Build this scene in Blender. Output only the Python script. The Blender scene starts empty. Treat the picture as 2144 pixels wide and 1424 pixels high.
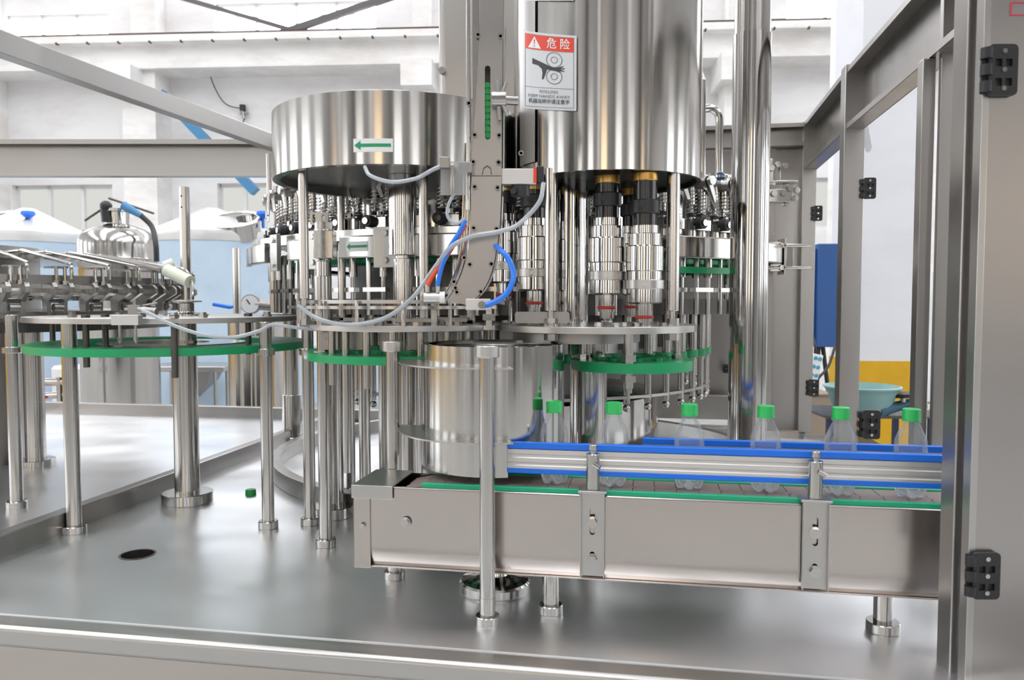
import bpy, bmesh, math, random
from math import sin, cos, pi, radians, tan, sqrt, atan2
from mathutils import Vector, Matrix
random.seed(7)
S = bpy.context.scene
C = S.collection
# ---------------------------------------------------------------- camera
F = 1640.0; CX, CY = 1072.0, 712.0; PITCH = radians(2.862); CZ = 1.6
TH = radians(9.72)        # machine axes are turned by this against the view
TR = radians(3.6)         # the hall is turned by this
cd = bpy.data.cameras.new('camera'); cam = bpy.data.objects.new('camera', cd); C.objects.link(cam)
cam.location = (0, 0, CZ); cam.rotation_euler = (pi/2-PITCH, 0, 0)
cd.sensor_width = 36; cd.lens = F/2144*36; cd.clip_start = .05; cd.clip_end = 200
cd.dof.use_dof = True; cd.dof.focus_distance = 1.9; cd.dof.aperture_fstop = 7.0
S.camera = cam
# ---------------------------------------------------------------- world, exposure, light
S.view_settings.view_transform = 'Standard'; S.view_settings.look = 'None'
S.view_settings.gamma = 1; S.view_settings.use_curve_mapping = False
S.view_settings.exposure = 0.42
w = bpy.data.worlds.new('world'); S.world = w; w.use_nodes = True
bg = w.node_tree.nodes['Background']; bg.inputs[0].default_value = (.86, .92, 1, 1); bg.inputs[1].default_value = .5
# all light comes from emissive hall windows plus added unseen roof, front and high panes
PANE_BACK, PANE_SIDE, PANE_FRONT, PANE_ROOF = 7.5, 4.4, 3.0, 4.3
# ---------------------------------------------------------------- coordinates
cp, sp = cos(PITCH), sin(PITCH); ct, st = cos(TH), sin(TH)
def ray(px, py):
    u = (px-CX)/F; v = (CY-py)/F
    return (u, cp+v*sp, -sp+v*cp)
def at(px, py, Y):
    r = ray(px, py); t = Y/r[1]; return Vector((r[0]*t, Y, CZ+r[2]*t))
def atz(px, py, z=1.0):
    r = ray(px, py); t = (z-CZ)/r[2]; return Vector((r[0]*t, r[1]*t, z))
def m2w(x, y, z=0): return Vector((x*ct+y*st, -x*st+y*ct, z))
def w2m(p): return Vector((p[0]*ct-p[1]*st, p[0]*st+p[1]*ct, p[2] if len(p) > 2 else 0))
def atm(px, py, mY):          # pixel ray with the machine plane y = mY, result in machine coordinates
    r = ray(px, py); t = mY/(r[0]*st+r[1]*ct)
    return w2m((r[0]*t, r[1]*t, CZ+r[2]*t))
def atmx(px, py, mX):
    r = ray(px, py); t = mX/(r[0]*ct-r[1]*st)
    return w2m((r[0]*t, r[1]*t, CZ+r[2]*t))
# ---------------------------------------------------------------- materials
M = {}
def principled(name, col, rough=.5, metal=0, **kw):
    m = bpy.data.materials.new(name); m.use_nodes = True
    b = m.node_tree.nodes['Principled BSDF']
    b.inputs['Base Color'].default_value = (*col, 1); b.inputs['Roughness'].default_value = rough
    b.inputs['Metallic'].default_value = metal
    for k, v in kw.items(): b.inputs[k].default_value = v
    M[name] = m
    return m, m.node_tree, b
def noise_rough(nt, b, scale, lo, hi, bump=0, detail=4, coord='Object'):
    tc = nt.nodes.new('ShaderNodeTexCoord'); mp = nt.nodes.new('ShaderNodeMapping'); mp.inputs['Scale'].default_value = scale
    n = nt.nodes.new('ShaderNodeTexNoise'); n.inputs['Scale'].default_value = 1; n.inputs['Detail'].default_value = detail
    r = nt.nodes.new('ShaderNodeMapRange'); r.inputs['From Min'].default_value = .15; r.inputs['From Max'].default_value = .85; r.interpolation_type = 'SMOOTHSTEP'
    r.inputs['To Min'].default_value = lo; r.inputs['To Max'].default_value = hi
    L = nt.links.new
    L(tc.outputs[coord], mp.inputs[0]); L(mp.outputs[0], n.inputs['Vector']); L(n.outputs[0], r.inputs[0]); L(r.outputs[0], b.inputs['Roughness'])
    if bump:
        bp = nt.nodes.new('ShaderNodeBump'); bp.inputs['Strength'].default_value = bump; bp.inputs['Distance'].default_value = .002
        L(n.outputs[0], bp.inputs['Height']); L(bp.outputs[0], b.inputs['Normal'])
    return n
def steel(name, col, lo, hi, aniso=0, scale=(60, 60, 3), bump=0, rot=0):
    m, nt, b = principled(name, col, lo, 1)
    noise_rough(nt, b, scale, lo, hi, bump)
    if aniso:
        b.inputs['Anisotropic'].default_value = aniso; b.inputs['Anisotropic Rotation'].default_value = rot
        t = nt.nodes.new('ShaderNodeTangent'); t.direction_type = 'RADIAL'; t.axis = 'Z'
        nt.links.new(t.outputs[0], b.inputs['Tangent'])
    return m
steel('tube_steel', (.52, .505, .485), .12, .20, .6, (60, 60, 3), 0, .25)
steel('drum_steel', (.545, .53, .51), .10, .20, .8, (22, 22, .6), 0, .25)
steel('mirror_steel', (.54, .53, .515), .06, .12, .3, (20, 20, 1), 0, .25)
steel('machined_steel', (.52, .505, .485), .12, .20, .4, (60, 60, 60), 0, .25)
steel('plate_steel', (.52, .51, .495), .27, .38, 0, (4, 40, 4))
steel('chute_steel', (.40, .395, .39), .27, .34, 0, (3, 3, 30))
steel('sheet_steel', (.53, .485, .455), .17, .23, 0, (2, 2, 12))
steel('door_steel', (.44, .425, .415), .27, .34, 0, (2, 2, 12))
steel('frame_steel', (.43, .415, .40), .27, .38, 0, (30, 30, 1.5))
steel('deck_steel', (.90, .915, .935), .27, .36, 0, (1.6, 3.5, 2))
def waves(name, sc, st_, dist):        # sheet metal is never quite flat
    nt = M[name].node_tree; b = nt.nodes['Principled BSDF']; tc = nt.nodes.new('ShaderNodeTexCoord'); n = nt.nodes.new('ShaderNodeTexNoise')
    n.inputs['Scale'].default_value = sc; n.inputs['Detail'].default_value = 1; bp = nt.nodes.new('ShaderNodeBump')
    bp.inputs['Strength'].default_value = st_; bp.inputs['Distance'].default_value = dist
    nt.links.new(tc.outputs['Object'], n.inputs['Vector']); nt.links.new(n.outputs[0], bp.inputs['Height']); nt.links.new(bp.outputs[0], b.inputs['Normal'])
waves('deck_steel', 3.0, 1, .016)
steel('cast_steel', (.36, .35, .335), .30, .45, 0, (40, 40, 40))
steel('dark_steel', (.12, .115, .11), .3, .5)
steel('brass', (.55, .34, .10), .25, .4)
steel('aluminium', (.66, .65, .645), .42, .5, 0, (1, 30, 30))
principled('black_plastic', (.018, .018, .021), .38)
principled('black_shaft', (.012, .012, .014), .14)
principled('rubber', (.03, .032, .036), .55)
principled('green_plastic', (.010, .32, .115), .33)
principled('cap_green', (.02, .43, .10), .35)
principled('teal_plastic', (.012, .38, .20), .35)
principled('blue_plastic', (.008, .155, .74), .35)
principled('blue_hose', (.03, .20, .80), .25)
principled('red_hose', (.75, .09, .03), .3)
principled('red_ring', (.40, .03, .02), .4)
principled('tool_blue', (.03, .10, .16), .45)
principled('blue_paint', (.022, .085, .27), .5)
principled('clamp_blue', (.06, .22, .42), .45)
principled('belt_brown', (.27, .215, .195), .5)
principled('sticker_grey', (.62, .64, .66), .35)
principled('sticker_white', (.78, .80, .80), .3)
principled('sign_red', (.72, .06, .03), .35)
principled('ink', (.03, .03, .035), .5)
principled('ink_grey', (.13, .13, .14), .5)
principled('arrow_green', (.02, .30, .14), .4)
principled('white_plastic', (.62, .66, .56), .4)
principled('label_pink', (.62, .06, .12), .4)
principled('basin_teal', (.24, .42, .42), .35)
principled('cable_dark', (.02, .02, .02), .5)
principled('red_light', (.9, .03, .02), .3)
principled('yellow_hose', (.50, .46, .05), .4)
principled('wood', (.33, .26, .20), .6)
principled('dark_blue', (.02, .03, .09), .5)
principled('white_metal', (.72, .72, .72), .4)
principled('lid_white', (.80, .80, .80), .25, .3)
principled('socket_blue', (.05, .35, .50), .4)
principled('rust_rail', (.075, .042, .035), .7)
principled('brace_grey', (.13, .12, .125), .6)
def plaster(name, col, dirt, amount, sc=(.35, .35, .9)):
    m, nt, b = principled(name, col, .85)
    tc = nt.nodes.new('ShaderNodeTexCoord'); mp = nt.nodes.new('ShaderNodeMapping'); mp.inputs['Scale'].default_value = sc
    n = nt.nodes.new('ShaderNodeTexNoise'); n.inputs['Scale'].default_value = 2.2; n.inputs['Detail'].default_value = 9; n.inputs['Roughness'].default_value = .65
    cr = nt.nodes.new('ShaderNodeValToRGB'); cr.color_ramp.elements[0].position = .36; cr.color_ramp.elements[1].position = .56
    cr.color_ramp.elements[0].color = (*dirt, 1); cr.color_ramp.elements[1].color = (*col, 1)
    mx = nt.nodes.new('ShaderNodeMixRGB'); mx.inputs[0].default_value = amount; mx.inputs[1].default_value = (*col, 1)
    L = nt.links.new
    L(tc.outputs['Object'], mp.inputs[0]); L(mp.outputs[0], n.inputs['Vector']); L(n.outputs[0], cr.inputs[0]); L(cr.outputs[0], mx.inputs[2]); L(mx.outputs[0], b.inputs['Base Color'])
plaster('wall_paint', (.82, .815, .82), (.60, .575, .56), .45)
plaster('beam_paint', (.86, .85, .84), (.62, .57, .53), .5, (.5, .5, 1.4))
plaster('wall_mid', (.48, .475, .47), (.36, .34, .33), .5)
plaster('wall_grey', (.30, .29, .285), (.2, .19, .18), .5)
plaster('pillar_paint', (.70, .71, .75), (.58, .59, .62), .45)
plaster('wainscot_yellow', (.62, .36, .012), (.48, .26, .02), .4, (2, 2, 2))
plaster('floor_paint', (.42, .42, .41), (.28, .28, .28), .6, (.5, .5, .5))
plaster('film_blue', (.50, .62, .74), (.40, .52, .66), .5, (1, 1, 1))
plaster('ceiling_paint', (.82, .82, .83), (.62, .62, .62), .5)
def emit(name, col, s):
    m = bpy.data.materials.new(name); m.use_nodes = True; nt = m.node_tree; nt.nodes.clear()
    e = nt.nodes.new('ShaderNodeEmission'); e.inputs[0].default_value = (*col, 1); e.inputs[1].default_value = s
    o = nt.nodes.new('ShaderNodeOutputMaterial'); nt.links.new(e.outputs[0], o.inputs[0]); M[name] = m
emit('daylight_pane', (.96, .97, 1), PANE_BACK)
emit('daylight_pane_strong', (.95, .98, 1), PANE_SIDE)
emit('added_front_pane', (1, .98, .95), PANE_FRONT)
emit('added_warm_pane', (1, .74, .45), PANE_FRONT)  # tint added to some front panes for warm stripes in the steel
emit('added_roof_pane', (.97, .98, 1), PANE_ROOF)
emit('pane_dull', (.86, .86, .82), .62)
emit('pane_blue', (.66, .70, .95), 1.0)
def clear(name, col, refl, tint, rough=.03, blend=.35, top=.9):
    m = bpy.data.materials.new(name); m.use_nodes = True; nt = m.node_tree; nt.nodes.clear()
    lw = nt.nodes.new('ShaderNodeLayerWeight'); lw.inputs[0].default_value = blend
    mr = nt.nodes.new('ShaderNodeMapRange'); mr.inputs['To Min'].default_value = refl; mr.inputs['To Max'].default_value = top
    t = nt.nodes.new('ShaderNodeBsdfTransparent'); t.inputs[0].default_value = (*tint, 1)
    p = nt.nodes.new('ShaderNodeBsdfPrincipled'); p.inputs['Base Color'].default_value = (*col, 1); p.inputs['Roughness'].default_value = rough
    p.inputs['Specular IOR Level'].default_value = 1; p.inputs['Metallic'].default_value = 0
    mx = nt.nodes.new('ShaderNodeMixShader'); o = nt.nodes.new('ShaderNodeOutputMaterial'); L = nt.links.new
    L(lw.outputs['Fresnel'], mr.inputs[0]); L(mr.outputs[0], mx.inputs[0]); L(t.outputs[0], mx.inputs[1]); L(p.outputs[0], mx.inputs[2]); L(mx.outputs[0], o.inputs[0])
    M[name] = m
clear('pet', (.62, .65, .67), .10, (.95, .96, .965), .03, .3, .42)
clear('pet_base', (.80, .83, .85), .25, (.93, .94, .95), .08, .35, .6)
clear('hose_clear', (.62, .66, .70), .55, (.8, .82, .85), .15)
clear('clear_plastic', (.8, .8, .8), .3, (.85, .87, .88), .1)
# ---------------------------------------------------------------- mesh builder
class MB:
    def __init__(s): s.v = []; s.f = []; s.T = Matrix()
    def at(s, x=0, y=0, z=0, rz=0, rx=0, ry=0):
        s.T = Matrix.Translation((x, y, z)) @ Matrix.Rotation(rz, 4, 'Z') @ Matrix.Rotation(ry, 4, 'Y') @ Matrix.Rotation(rx, 4, 'X'); return s
    def add(s, vs, fs):
        n = len(s.v); s.v += [tuple(s.T @ Vector(v)) for v in vs]; s.f += [tuple(i+n for i in f) for f in fs]; return s
    def box(s, x0, x1, y0, y1, z0, z1):
        vs = [(x, y, z) for z in (z0, z1) for y in (y0, y1) for x in (x0, x1)]
        return s.add(vs, [(0, 2, 3, 1), (4, 5, 7, 6), (0, 1, 5, 4), (2, 6, 7, 3), (0, 4, 6, 2), (1, 3, 7, 5)])
    def cbox(s, cx, cy, cz, sx, sy, sz): return s.box(cx-sx/2, cx+sx/2, cy-sy/2, cy+sy/2, cz-sz/2, cz+sz/2)
    def lathe(s, prof, seg=32, a0=0, a1=2*pi, cx=0, cy=0):
        full = abs(a1-a0-2*pi) < 1e-6; n = seg if full else seg+1
        vs = []; fs = []
        for r, z in prof:
            for k in range(n):
                a = a0+(a1-a0)*k/seg; vs.append((cx+r*cos(a), cy+r*sin(a), z))
        for j in range(len(prof)-1):
            for k in range(seg):
                k2 = (k+1) % n if full else k+1
                fs.append((j*n+k, j*n+k2, (j+1)*n+k2, (j+1)*n+k))
        return s.add(vs, fs)
    def cyl(s, r, z0, z1, seg=24, cx=0, cy=0, r2=None, ch=0):
        r2 = r if r2 is None else r2; e = .0001
        p = [(e, z0), (r-ch, z0), (r, z0+ch), (r2, z1-ch), (r2-ch, z1), (e, z1)] if ch else [(e, z0), (r, z0), (r2, z1), (e, z1)]
        return s.lathe(p, seg, cx=cx, cy=cy)
    def rod(s, p0, p1, r, seg=12, r2=None):
        p0 = Vector(p0); p1 = Vector(p1); d = p1-p0; L = d.length; q = d.to_track_quat('Z', 'Y').to_matrix().to_4x4()
        o = s.T; s.T = o @ Matrix.Translation(p0) @ q; s.cyl(r, 0, L, seg, r2=r2); s.T = o; return s
    def hexn(s, r, z0, z1, cx=0, cy=0): return s.cyl(r, z0, z1, 6, cx, cy)
    def boltf(s, p, r, h, seg=6):       # bolt head sticking out towards -y
        return s.rod(p, (p[0], p[1]-h, p[2]), r, seg)
    def ann(s, r0, r1, z0, z1, seg=64, a0=0, a1=2*pi, cx=0, cy=0):
        s.lathe([(r0, z0), (r1, z0), (r1, z1), (r0, z1), (r0, z0)], seg, a0, a1, cx, cy)
        if abs(a1-a0-2*pi) > 1e-6:
            for a in (a0, a1):
                s.add([(cx+r*cos(a), cy+r*sin(a), z) for r, z in ((r0, z0), (r1, z0), (r1, z1), (r0, z1))], [(0, 1, 2, 3)])
        return s
    def ball(s, c, r, seg=12):
        return s.lathe([(max(1e-4, r*sin(pi*k/8)), c[2]-r*cos(pi*k/8)) for k in range(9)], seg, cx=c[0], cy=c[1])
    def tube(s, pts, r, seg=8, smooth=6, cap=True):
        P = [Vector(p) for p in pts]
        if smooth and len(P) > 2:
            Q = [2*P[0]-P[1]]+P+[2*P[-1]-P[-2]]; out = []
            for i in range(1, len(Q)-2):
                for k in range(smooth):
                    t = k/smooth; a, b, c, d = Q[i-1], Q[i], Q[i+1], Q[i+2]
                    out.append(.5*((2*b)+(c-a)*t+(2*a-5*b+4*c-d)*t*t+(3*b-a-3*c+d)*t**3))
            out.append(P[-1]); P = out
        vs = []; fs = []; n = len(P); up = None
        for i, p in enumerate(P):
            d = (P[min(i+1, n-1)]-P[max(i-1, 0)]).normalized()
            if up is None: up = Vector((0, 0, 1)) if abs(d.z) < .9 else Vector((1, 0, 0))
            x = d.cross(up).normalized(); up = x.cross(d).normalized()
            for k in range(seg):
                a = 2*pi*k/seg; vs.append(tuple(p+x*r*cos(a)+up*r*sin(a)))
        for i in range(n-1):
            for k in range(seg): fs.append((i*seg+k, i*seg+(k+1) % seg, (i+1)*seg+(k+1) % seg, (i+1)*seg+k))
        if cap: fs += [tuple(range(seg)), tuple(range((n-1)*seg, n*seg))]
        return s.add(vs, fs)
    def prism(s, outer, holes=(), t0=0, t1=.003, axis='z'):
        """outline in 2D filled with holes and thickened; axis y: outline is (x, z), thickness along y"""
        bm = bmesh.new(); es = []
        for lp in [outer]+list(holes):
            vv = [bm.verts.new((p[0], p[1], 0)) for p in lp]
            es += [bm.edges.new((vv[i], vv[(i+1) % len(vv)])) for i in range(len(vv))]
        bmesh.ops.triangle_fill(bm, use_beauty=True, use_dissolve=False, edges=es)
        bm.verts.index_update(); vs2 = [(v.co.x, v.co.y) for v in bm.verts]; fs2 = [tuple(v.index for v in f.verts) for f in bm.faces]
        sides = [(e.verts[0].index, e.verts[1].index) for e in bm.edges if len(e.link_faces) == 1]; bm.free()
        f3 = (lambda a, b, t: (a, b, t)) if axis == 'z' else (lambda a, b, t: (a, t, b)) if axis == 'y' else (lambda a, b, t: (t, a, b))
        n = len(vs2); vs = [f3(a, b, t0) for a, b in vs2]+[f3(a, b, t1) for a, b in vs2]
        return s.add(vs, fs2+[tuple(i+n for i in f) for f in fs2]+[(a, b, b+n, a+n) for a, b in sides])
    def spring(s, r, z0, z1, turns, wr, cx=0, cy=0, seg=10):
        n = int(turns*seg)
        return s.tube([(cx+r*cos(2*pi*k/seg), cy+r*sin(2*pi*k/seg), z0+(z1-z0)*k/n) for k in range(n+1)], wr, 5, 0)
    def cut(s): s.__dict__.setdefault('cuts', [0]).append(len(s.v)); return s
    def build_each(s, name, mat, parent=None):     # one object per piece closed with cut()
        c = s.cuts if s.cuts[-1] == len(s.v) else s.cuts+[len(s.v)]
        for i in range(len(c)-1):
            b = MB(); b.v = s.v[c[i]:c[i+1]]; b.f = [tuple(k-c[i] for k in f) for f in s.f if c[i] <= f[0] < c[i+1]]
            b.build(name, mat, parent)
    def build(s, name, mat, parent=None, bev=0, ang=32, label=None):
        me = bpy.data.meshes.new(name); me.from_pydata(s.v, [], s.f); me.validate()
        bm = bmesh.new(); bm.from_mesh(me); bmesh.ops.recalc_face_normals(bm, faces=bm.faces); bm.to_mesh(me); bm.free()
        me.shade_smooth(); me.set_sharp_from_angle(angle=radians(ang))
        me.materials.append(M[mat]); o = bpy.data.objects.new(name, me); C.objects.link(o)
        if parent: o.parent = parent
        if bev:
            b = o.modifiers.new('bevel', 'BEVEL'); b.width = bev; b.segments = 3; b.limit_method = 'ANGLE'; b.angle_limit = radians(40)
        if label: o['label'] = label
        return o
def circ(cx, cy, r, n=24): return [(cx+r*cos(2*pi*k/n), cy+r*sin(2*pi*k/n)) for k in range(n)]
def slot(cx, cz, w, h, n=8):          # upright slot
    r = w/2; return [(cx+r*cos(pi*k/n), cz+h/2-r+r*sin(pi*k/n)) for k in range(n+1)]+[(cx-r*cos(pi*k/n), cz-h/2+r-r*sin(pi*k/n)) for k in range(n+1)]
def rrect(x0, x1, z0, z1, r, n=5):
    o = []
    for cx, cz, a in ((x1-r, z1-r, 0), (x0+r, z1-r, pi/2), (x0+r, z0+r, pi), (x1-r, z0+r, 1.5*pi)):
        o += [(cx+r*cos(a+pi/2*k/n), cz+r*sin(a+pi/2*k/n)) for k in range(n+1)]
    return o
def thing(name, label, cat, loc=(0, 0, 0), rz=0, group=None):
    o = bpy.data.objects.new(name, None); C.objects.link(o); o.empty_display_size = .05
    o.location = loc; o.rotation_euler = (0, 0, rz); o['label'] = label; o['category'] = cat
    if group: o['group'] = group
    return o
def tag(o, label, cat, group=None):
    o['label'] = label; o['category'] = cat
    if group: o['group'] = group
    return o
def struct(o): o['kind'] = 'structure'; return o
def copy_tree(o, parent=None):
    c = o.copy(); C.objects.link(c)
    if parent: c.parent = parent
    for ch in list(o.children): copy_tree(ch, c)
    return c
def spin(part, parent, angles):       # one part with its sub-parts repeated round a carousel
    part.rotation_euler = (0, 0, angles[0])
    for a in angles[1:]:
        c = copy_tree(part, parent); c.rotation_euler = (0, 0, a)
def deg(a): return radians(a)
# ================================================================ THE HALL
RR = -TR
def hall(b, name, mat, bev=0):
    o = b.build(name, mat, None, bev); o.rotation_euler = (0, 0, RR); return struct(o)
WY = 12.0
hs = lambda px, py, y=WY: (lambda p: (p[0]*cos(TR)-p[1]*sin(TR), p[2]))(hp(px, py, y))
def hp(px, py, y=WY):                   # pixel with the hall plane y
    r = ray(px, py); t = y/(r[0]*sin(TR)+r[1]*cos(TR)); return (r[0]*t, r[1]*t, CZ+r[2]*t)
def hx(px, y=WY): return hs(px, 400, y)[0]
def hz(py, px=1072, y=WY): return hs(px, py, y)[1]
hall(MB().box(-14, 14, -9, WY+.3, -.1, 0), 'floor', 'floor_paint')
# back wall with window openings
lowz = (hz(480), hz(378)); upz = (hz(92, 130), hz(12, 620))
wins = []
for a, b_ in ((20, 235), (455, 790), (1640, 1900)):
    wins.append((hx(a), hx(b_), hz(90, 130), hz(26, 130)+(.1 if a > 300 else 0)))
for a, b_ in ((25, 235), (455, 560), (1700, 1745)):
    wins.append((hx(a), hx(b_), lowz[0], lowz[1]))
for k in range(6): wins.append((-12.2+k*4.2, -9.4+k*4.2, 6.35, 8.3))  # high row above the view, added for white reflections
outer = [(-14, 0), (14, 0), (14, 9), (-14, 9)]
hall(MB().prism(outer, [[(a, c), (b_, c), (b_, d), (a, d)] for a, b_, c, d in wins], WY, WY+.25, 'y'), 'wall_back', 'wall_paint')
for i, (a, b_, c, d) in enumerate(wins):
    n = {0: 3, 1: 4, 2: 3, 3: 3, 4: 2, 5: 1}.get(i, 3)
    f = MB()
    f.box(a, b_, WY+.1, WY+.16, c, c+.04).box(a, b_, WY+.1, WY+.16, d-.05, d)
    for k in range(n+1):
        x = a+(b_-a)*k/n; f.box(x-.025, x+.025, WY+.1, WY+.16, c, d)
    if i < 3: f.box(a, b_, WY+.11, WY+.15, d-.2, d-.18)
    fr = hall(f, 'window_%d' % (i+1), 'white_metal')
    MB().box(a, b_, WY+.17, WY+.19, c, d).build('pane', 'pane_dull' if i in (3, 4, 5) else 'daylight_pane', fr)
n = 13
# rest of the shell
def side_wall(name, x0, x1, y0, y1, wins, axis, mat='wall_paint'):
    if axis == 'x': o = MB().prism([(y0, 0), (y1, 0), (y1, 9), (y0, 9)], wins, x0, x1, 'x')
    else: o = MB().prism([(x0, 0), (x1, 0), (x1, 9), (x0, 9)], wins, y0, y1, 'y')
    hall(o, name, mat)
lw = [(-7+i*4.2, -4.6+i*4.2) for i in range(5)]
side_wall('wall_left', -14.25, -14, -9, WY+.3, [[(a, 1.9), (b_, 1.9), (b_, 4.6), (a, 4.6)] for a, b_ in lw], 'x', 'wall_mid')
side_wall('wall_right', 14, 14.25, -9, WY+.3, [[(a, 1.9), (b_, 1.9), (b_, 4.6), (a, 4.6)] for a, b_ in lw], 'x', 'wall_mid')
fw = [(-12+i*3.3, -10.7+i*3.3) for i in range(8)]  # narrow windows behind the camera, added to vary the steel's reflections
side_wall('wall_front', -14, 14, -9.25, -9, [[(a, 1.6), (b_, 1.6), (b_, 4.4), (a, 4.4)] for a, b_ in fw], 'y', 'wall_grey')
for sx in (-1, 1):
    for a, b_ in lw:
        f = MB(); X = sx*14.1
        for k in range(4):
            y = a+(b_-a)*k/3; f.box(X-.04, X+.04, y-.04, y+.04, 1.9, 4.6)
        for z in (1.9, 3.2, 4.56): f.box(X-.04, X+.04, a, b_, z, z+.05)
        fr = hall(f, 'window_%d' % n, 'white_metal'); n += 1
        MB().box(sx*14.18-.01, sx*14.18+.01, a, b_, 1.9, 4.6).build('pane', 'daylight_pane_strong', fr)
for a, b_ in fw:
    f = MB()
    for k in range(4):
        x = a+(b_-a)*k/3; f.box(x-.05, x+.05, -9.14, -9.06, 1.6, 4.4)
    for z in (1.6, 3.0, 4.36): f.box(a, b_, -9.14, -9.06, z, z+.05)
    fr = hall(f, 'window_%d' % n, 'white_metal'); n += 1
    MB().box(a, b_, -9.2, -9.18, 1.6, 4.4).build('pane', 'added_warm_pane' if n % 3 == 0 else 'added_front_pane', fr)
sk = [(-11.9+i*4.9, -9.9+i*4.9) for i in range(5)]  # glowing roof strips out of view, added as a light source
hall(MB().prism([(-14, -9), (14, -9), (14, WY+.3), (-14, WY+.3)], [[(a, -7), (b_, -7), (b_, 8.4), (a, 8.4)] for a, b_ in sk], 9, 9.15, 'z'), 'ceiling', 'ceiling_paint')
for a, b_ in sk:
    f = MB()
    for k in range(7):
        y = -7+15.4*k/6; f.box(a, b_, y-.05, y+.05, 9.02, 9.1)
    fr = hall(f, 'window_%d' % n, 'white_metal'); n += 1
    MB().box(a, b_, -7, 8.4, 9.12, 9.14).build('pane', 'added_roof_pane', fr)
# yellow dado on the side and front walls; unseen front piers, alternately dark, added to stripe the reflections
hall(MB().box(-14, 14, -8.99, -8.95, 0, 1.15), 'trim_1', 'wall_grey')
hall(MB().box(-13.99, -13.95, -9, WY, 0, 1.15), 'trim_2', 'wainscot_yellow')
hall(MB().box(13.95, 13.99, -9, WY, 0, 1.15), 'trim_3', 'wall_grey')
hall(MB().box(-14, -1.5, WY-.03, WY, 0, .9), 'trim_4', 'film_blue')
for k in range(7): hall(MB().box(-9.0+k*3.3-.35, -9.0+k*3.3+.05, -8.95, -8.3, 0, 9), 'trim_%d' % (5+k), 'dark_steel' if k % 2 else 'wall_paint')
tn = 12
def trim(b, mat, bev=0):
    global tn
    o = hall(b, 'trim_%d' % tn, mat, bev); tn += 1; return o
# crane beam, ledge, brown rail
zb0, zb1, zb2 = hz(152), hz(106), hz(92)
trim(MB().box(-14, 14, WY-.55, WY, zb0, zb1), 'beam_paint')
trim(MB().box(-14, 14, WY-.75, WY, zb1, zb2), 'beam_paint')
trim(MB().box(-14, 14, WY-.62, WY-.5, zb2, zb2+.07), 'rust_rail')
b = MB()
for k in range(60): b.box(-14+k*.47, -13.975+k*.47, WY-.76, WY-.7, zb1-.015, zb1+.012)
trim(b, 'rust_rail')
for a, b_, dy in ((-60, 22, 1.2), (293, 360, .45), (862, 915, .45), (1500, 1560, .5)):
    trim(MB().box(hx(a), hx(b_), WY-dy, WY, 0, zb0), 'beam_paint')
    trim(MB().box(hx(a)+.08, hx(b_)-.05, WY-.3, WY, zb2, 9), 'beam_paint')
for a in (278, 862, 1485):
    trim(MB().box(hx(a), hx(a)+.45, WY-.8, WY, hz(205), zb0), 'beam_paint')
def bar(p, q, w, mat, y=WY-.35):
    a = hs(*p, y); c = hs(*q, y); L = sqrt((c[0]-a[0])**2+(c[1]-a[1])**2); an = atan2(c[1]-a[1], c[0]-a[0])
    m = MB(); m.T = Matrix.Rotation(RR, 4, 'Z') @ Matrix.Translation((a[0], y, a[1])) @ Matrix.Rotation(-an, 4, 'Y')
    return m.box(0, L, -w/2, w/2, -w/2, w/2)
cross = thing('cross_brace', 'dark steel cross brace before the upper windows left of the tall duct', 'brace', (0, 0, 0))
bar((360, -10), (668, 80), .055, 'brace_grey').build('brace_bar', 'brace_grey', cross)
bar((840, -14), (560, 80), .085, 'brace_grey', WY-.42).build('brace_bar', 'brace_grey', cross)
tag(bar((338, 196), (535, 402), .13, 'clamp_blue', WY-.6).build('wall_strut', 'clamp_blue'), 'slim blue strut slanting down the back wall behind the beams', 'strut')
q = hp(508, 228, WY-.06)
t = thing('junction_box', 'small dark wall fitting with loose cable on the upper back wall', 'wall fitting', q, RR)  # wall junction box with cable, gives no light
MB().cyl(.045, -.03, .06, 14).build('fitting_cap', 'black_plastic', t)
MB().rod((0, 0, -.02), (.03, -.02, -.16), .022).rod((-.04, 0, -.07), (.09, 0, -.07), .018).build('fitting_body', 'cast_steel', t)
MB().tube([(0, 0, 0), (-.25, -.01, .07), (-.42, 0, .3), (-.55, 0, .65)], .008).tube([(.03, 0, -.15), (-.02, 0, -.25), (-.06, 0, -.4)], .008).build('cable', 'cable_dark', t)
# pillar with yellow foot and pipe on the right, standing free
PD = 5.2
def pil(px0, px1, y, name):
    return (hx(px0, y), hx(px1, y))
a, b_ = pil(1800, 1945, PD, '')
zy = hs(1850, 756, PD)[1]
trim(MB().box(a, b_, PD, PD+.5, zy, 9), 'pillar_paint')
trim(MB().box(a-.004, b_+.004, PD-.004, PD+.504, 0, zy), 'wainscot_yellow')
a, b_ = pil(1768, 1802, 8.5, '')
trim(MB().box(a, b_+.3, 8.5, 9.0, 0, 9), 'pillar_paint')
o = MB().cyl(.09, 0, 9, 20).build('trim_%d' % tn, 'beam_paint'); tn += 1; struct(o); o.location = (at(1757, 400, 6.6).x, 6.6, 0)
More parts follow.
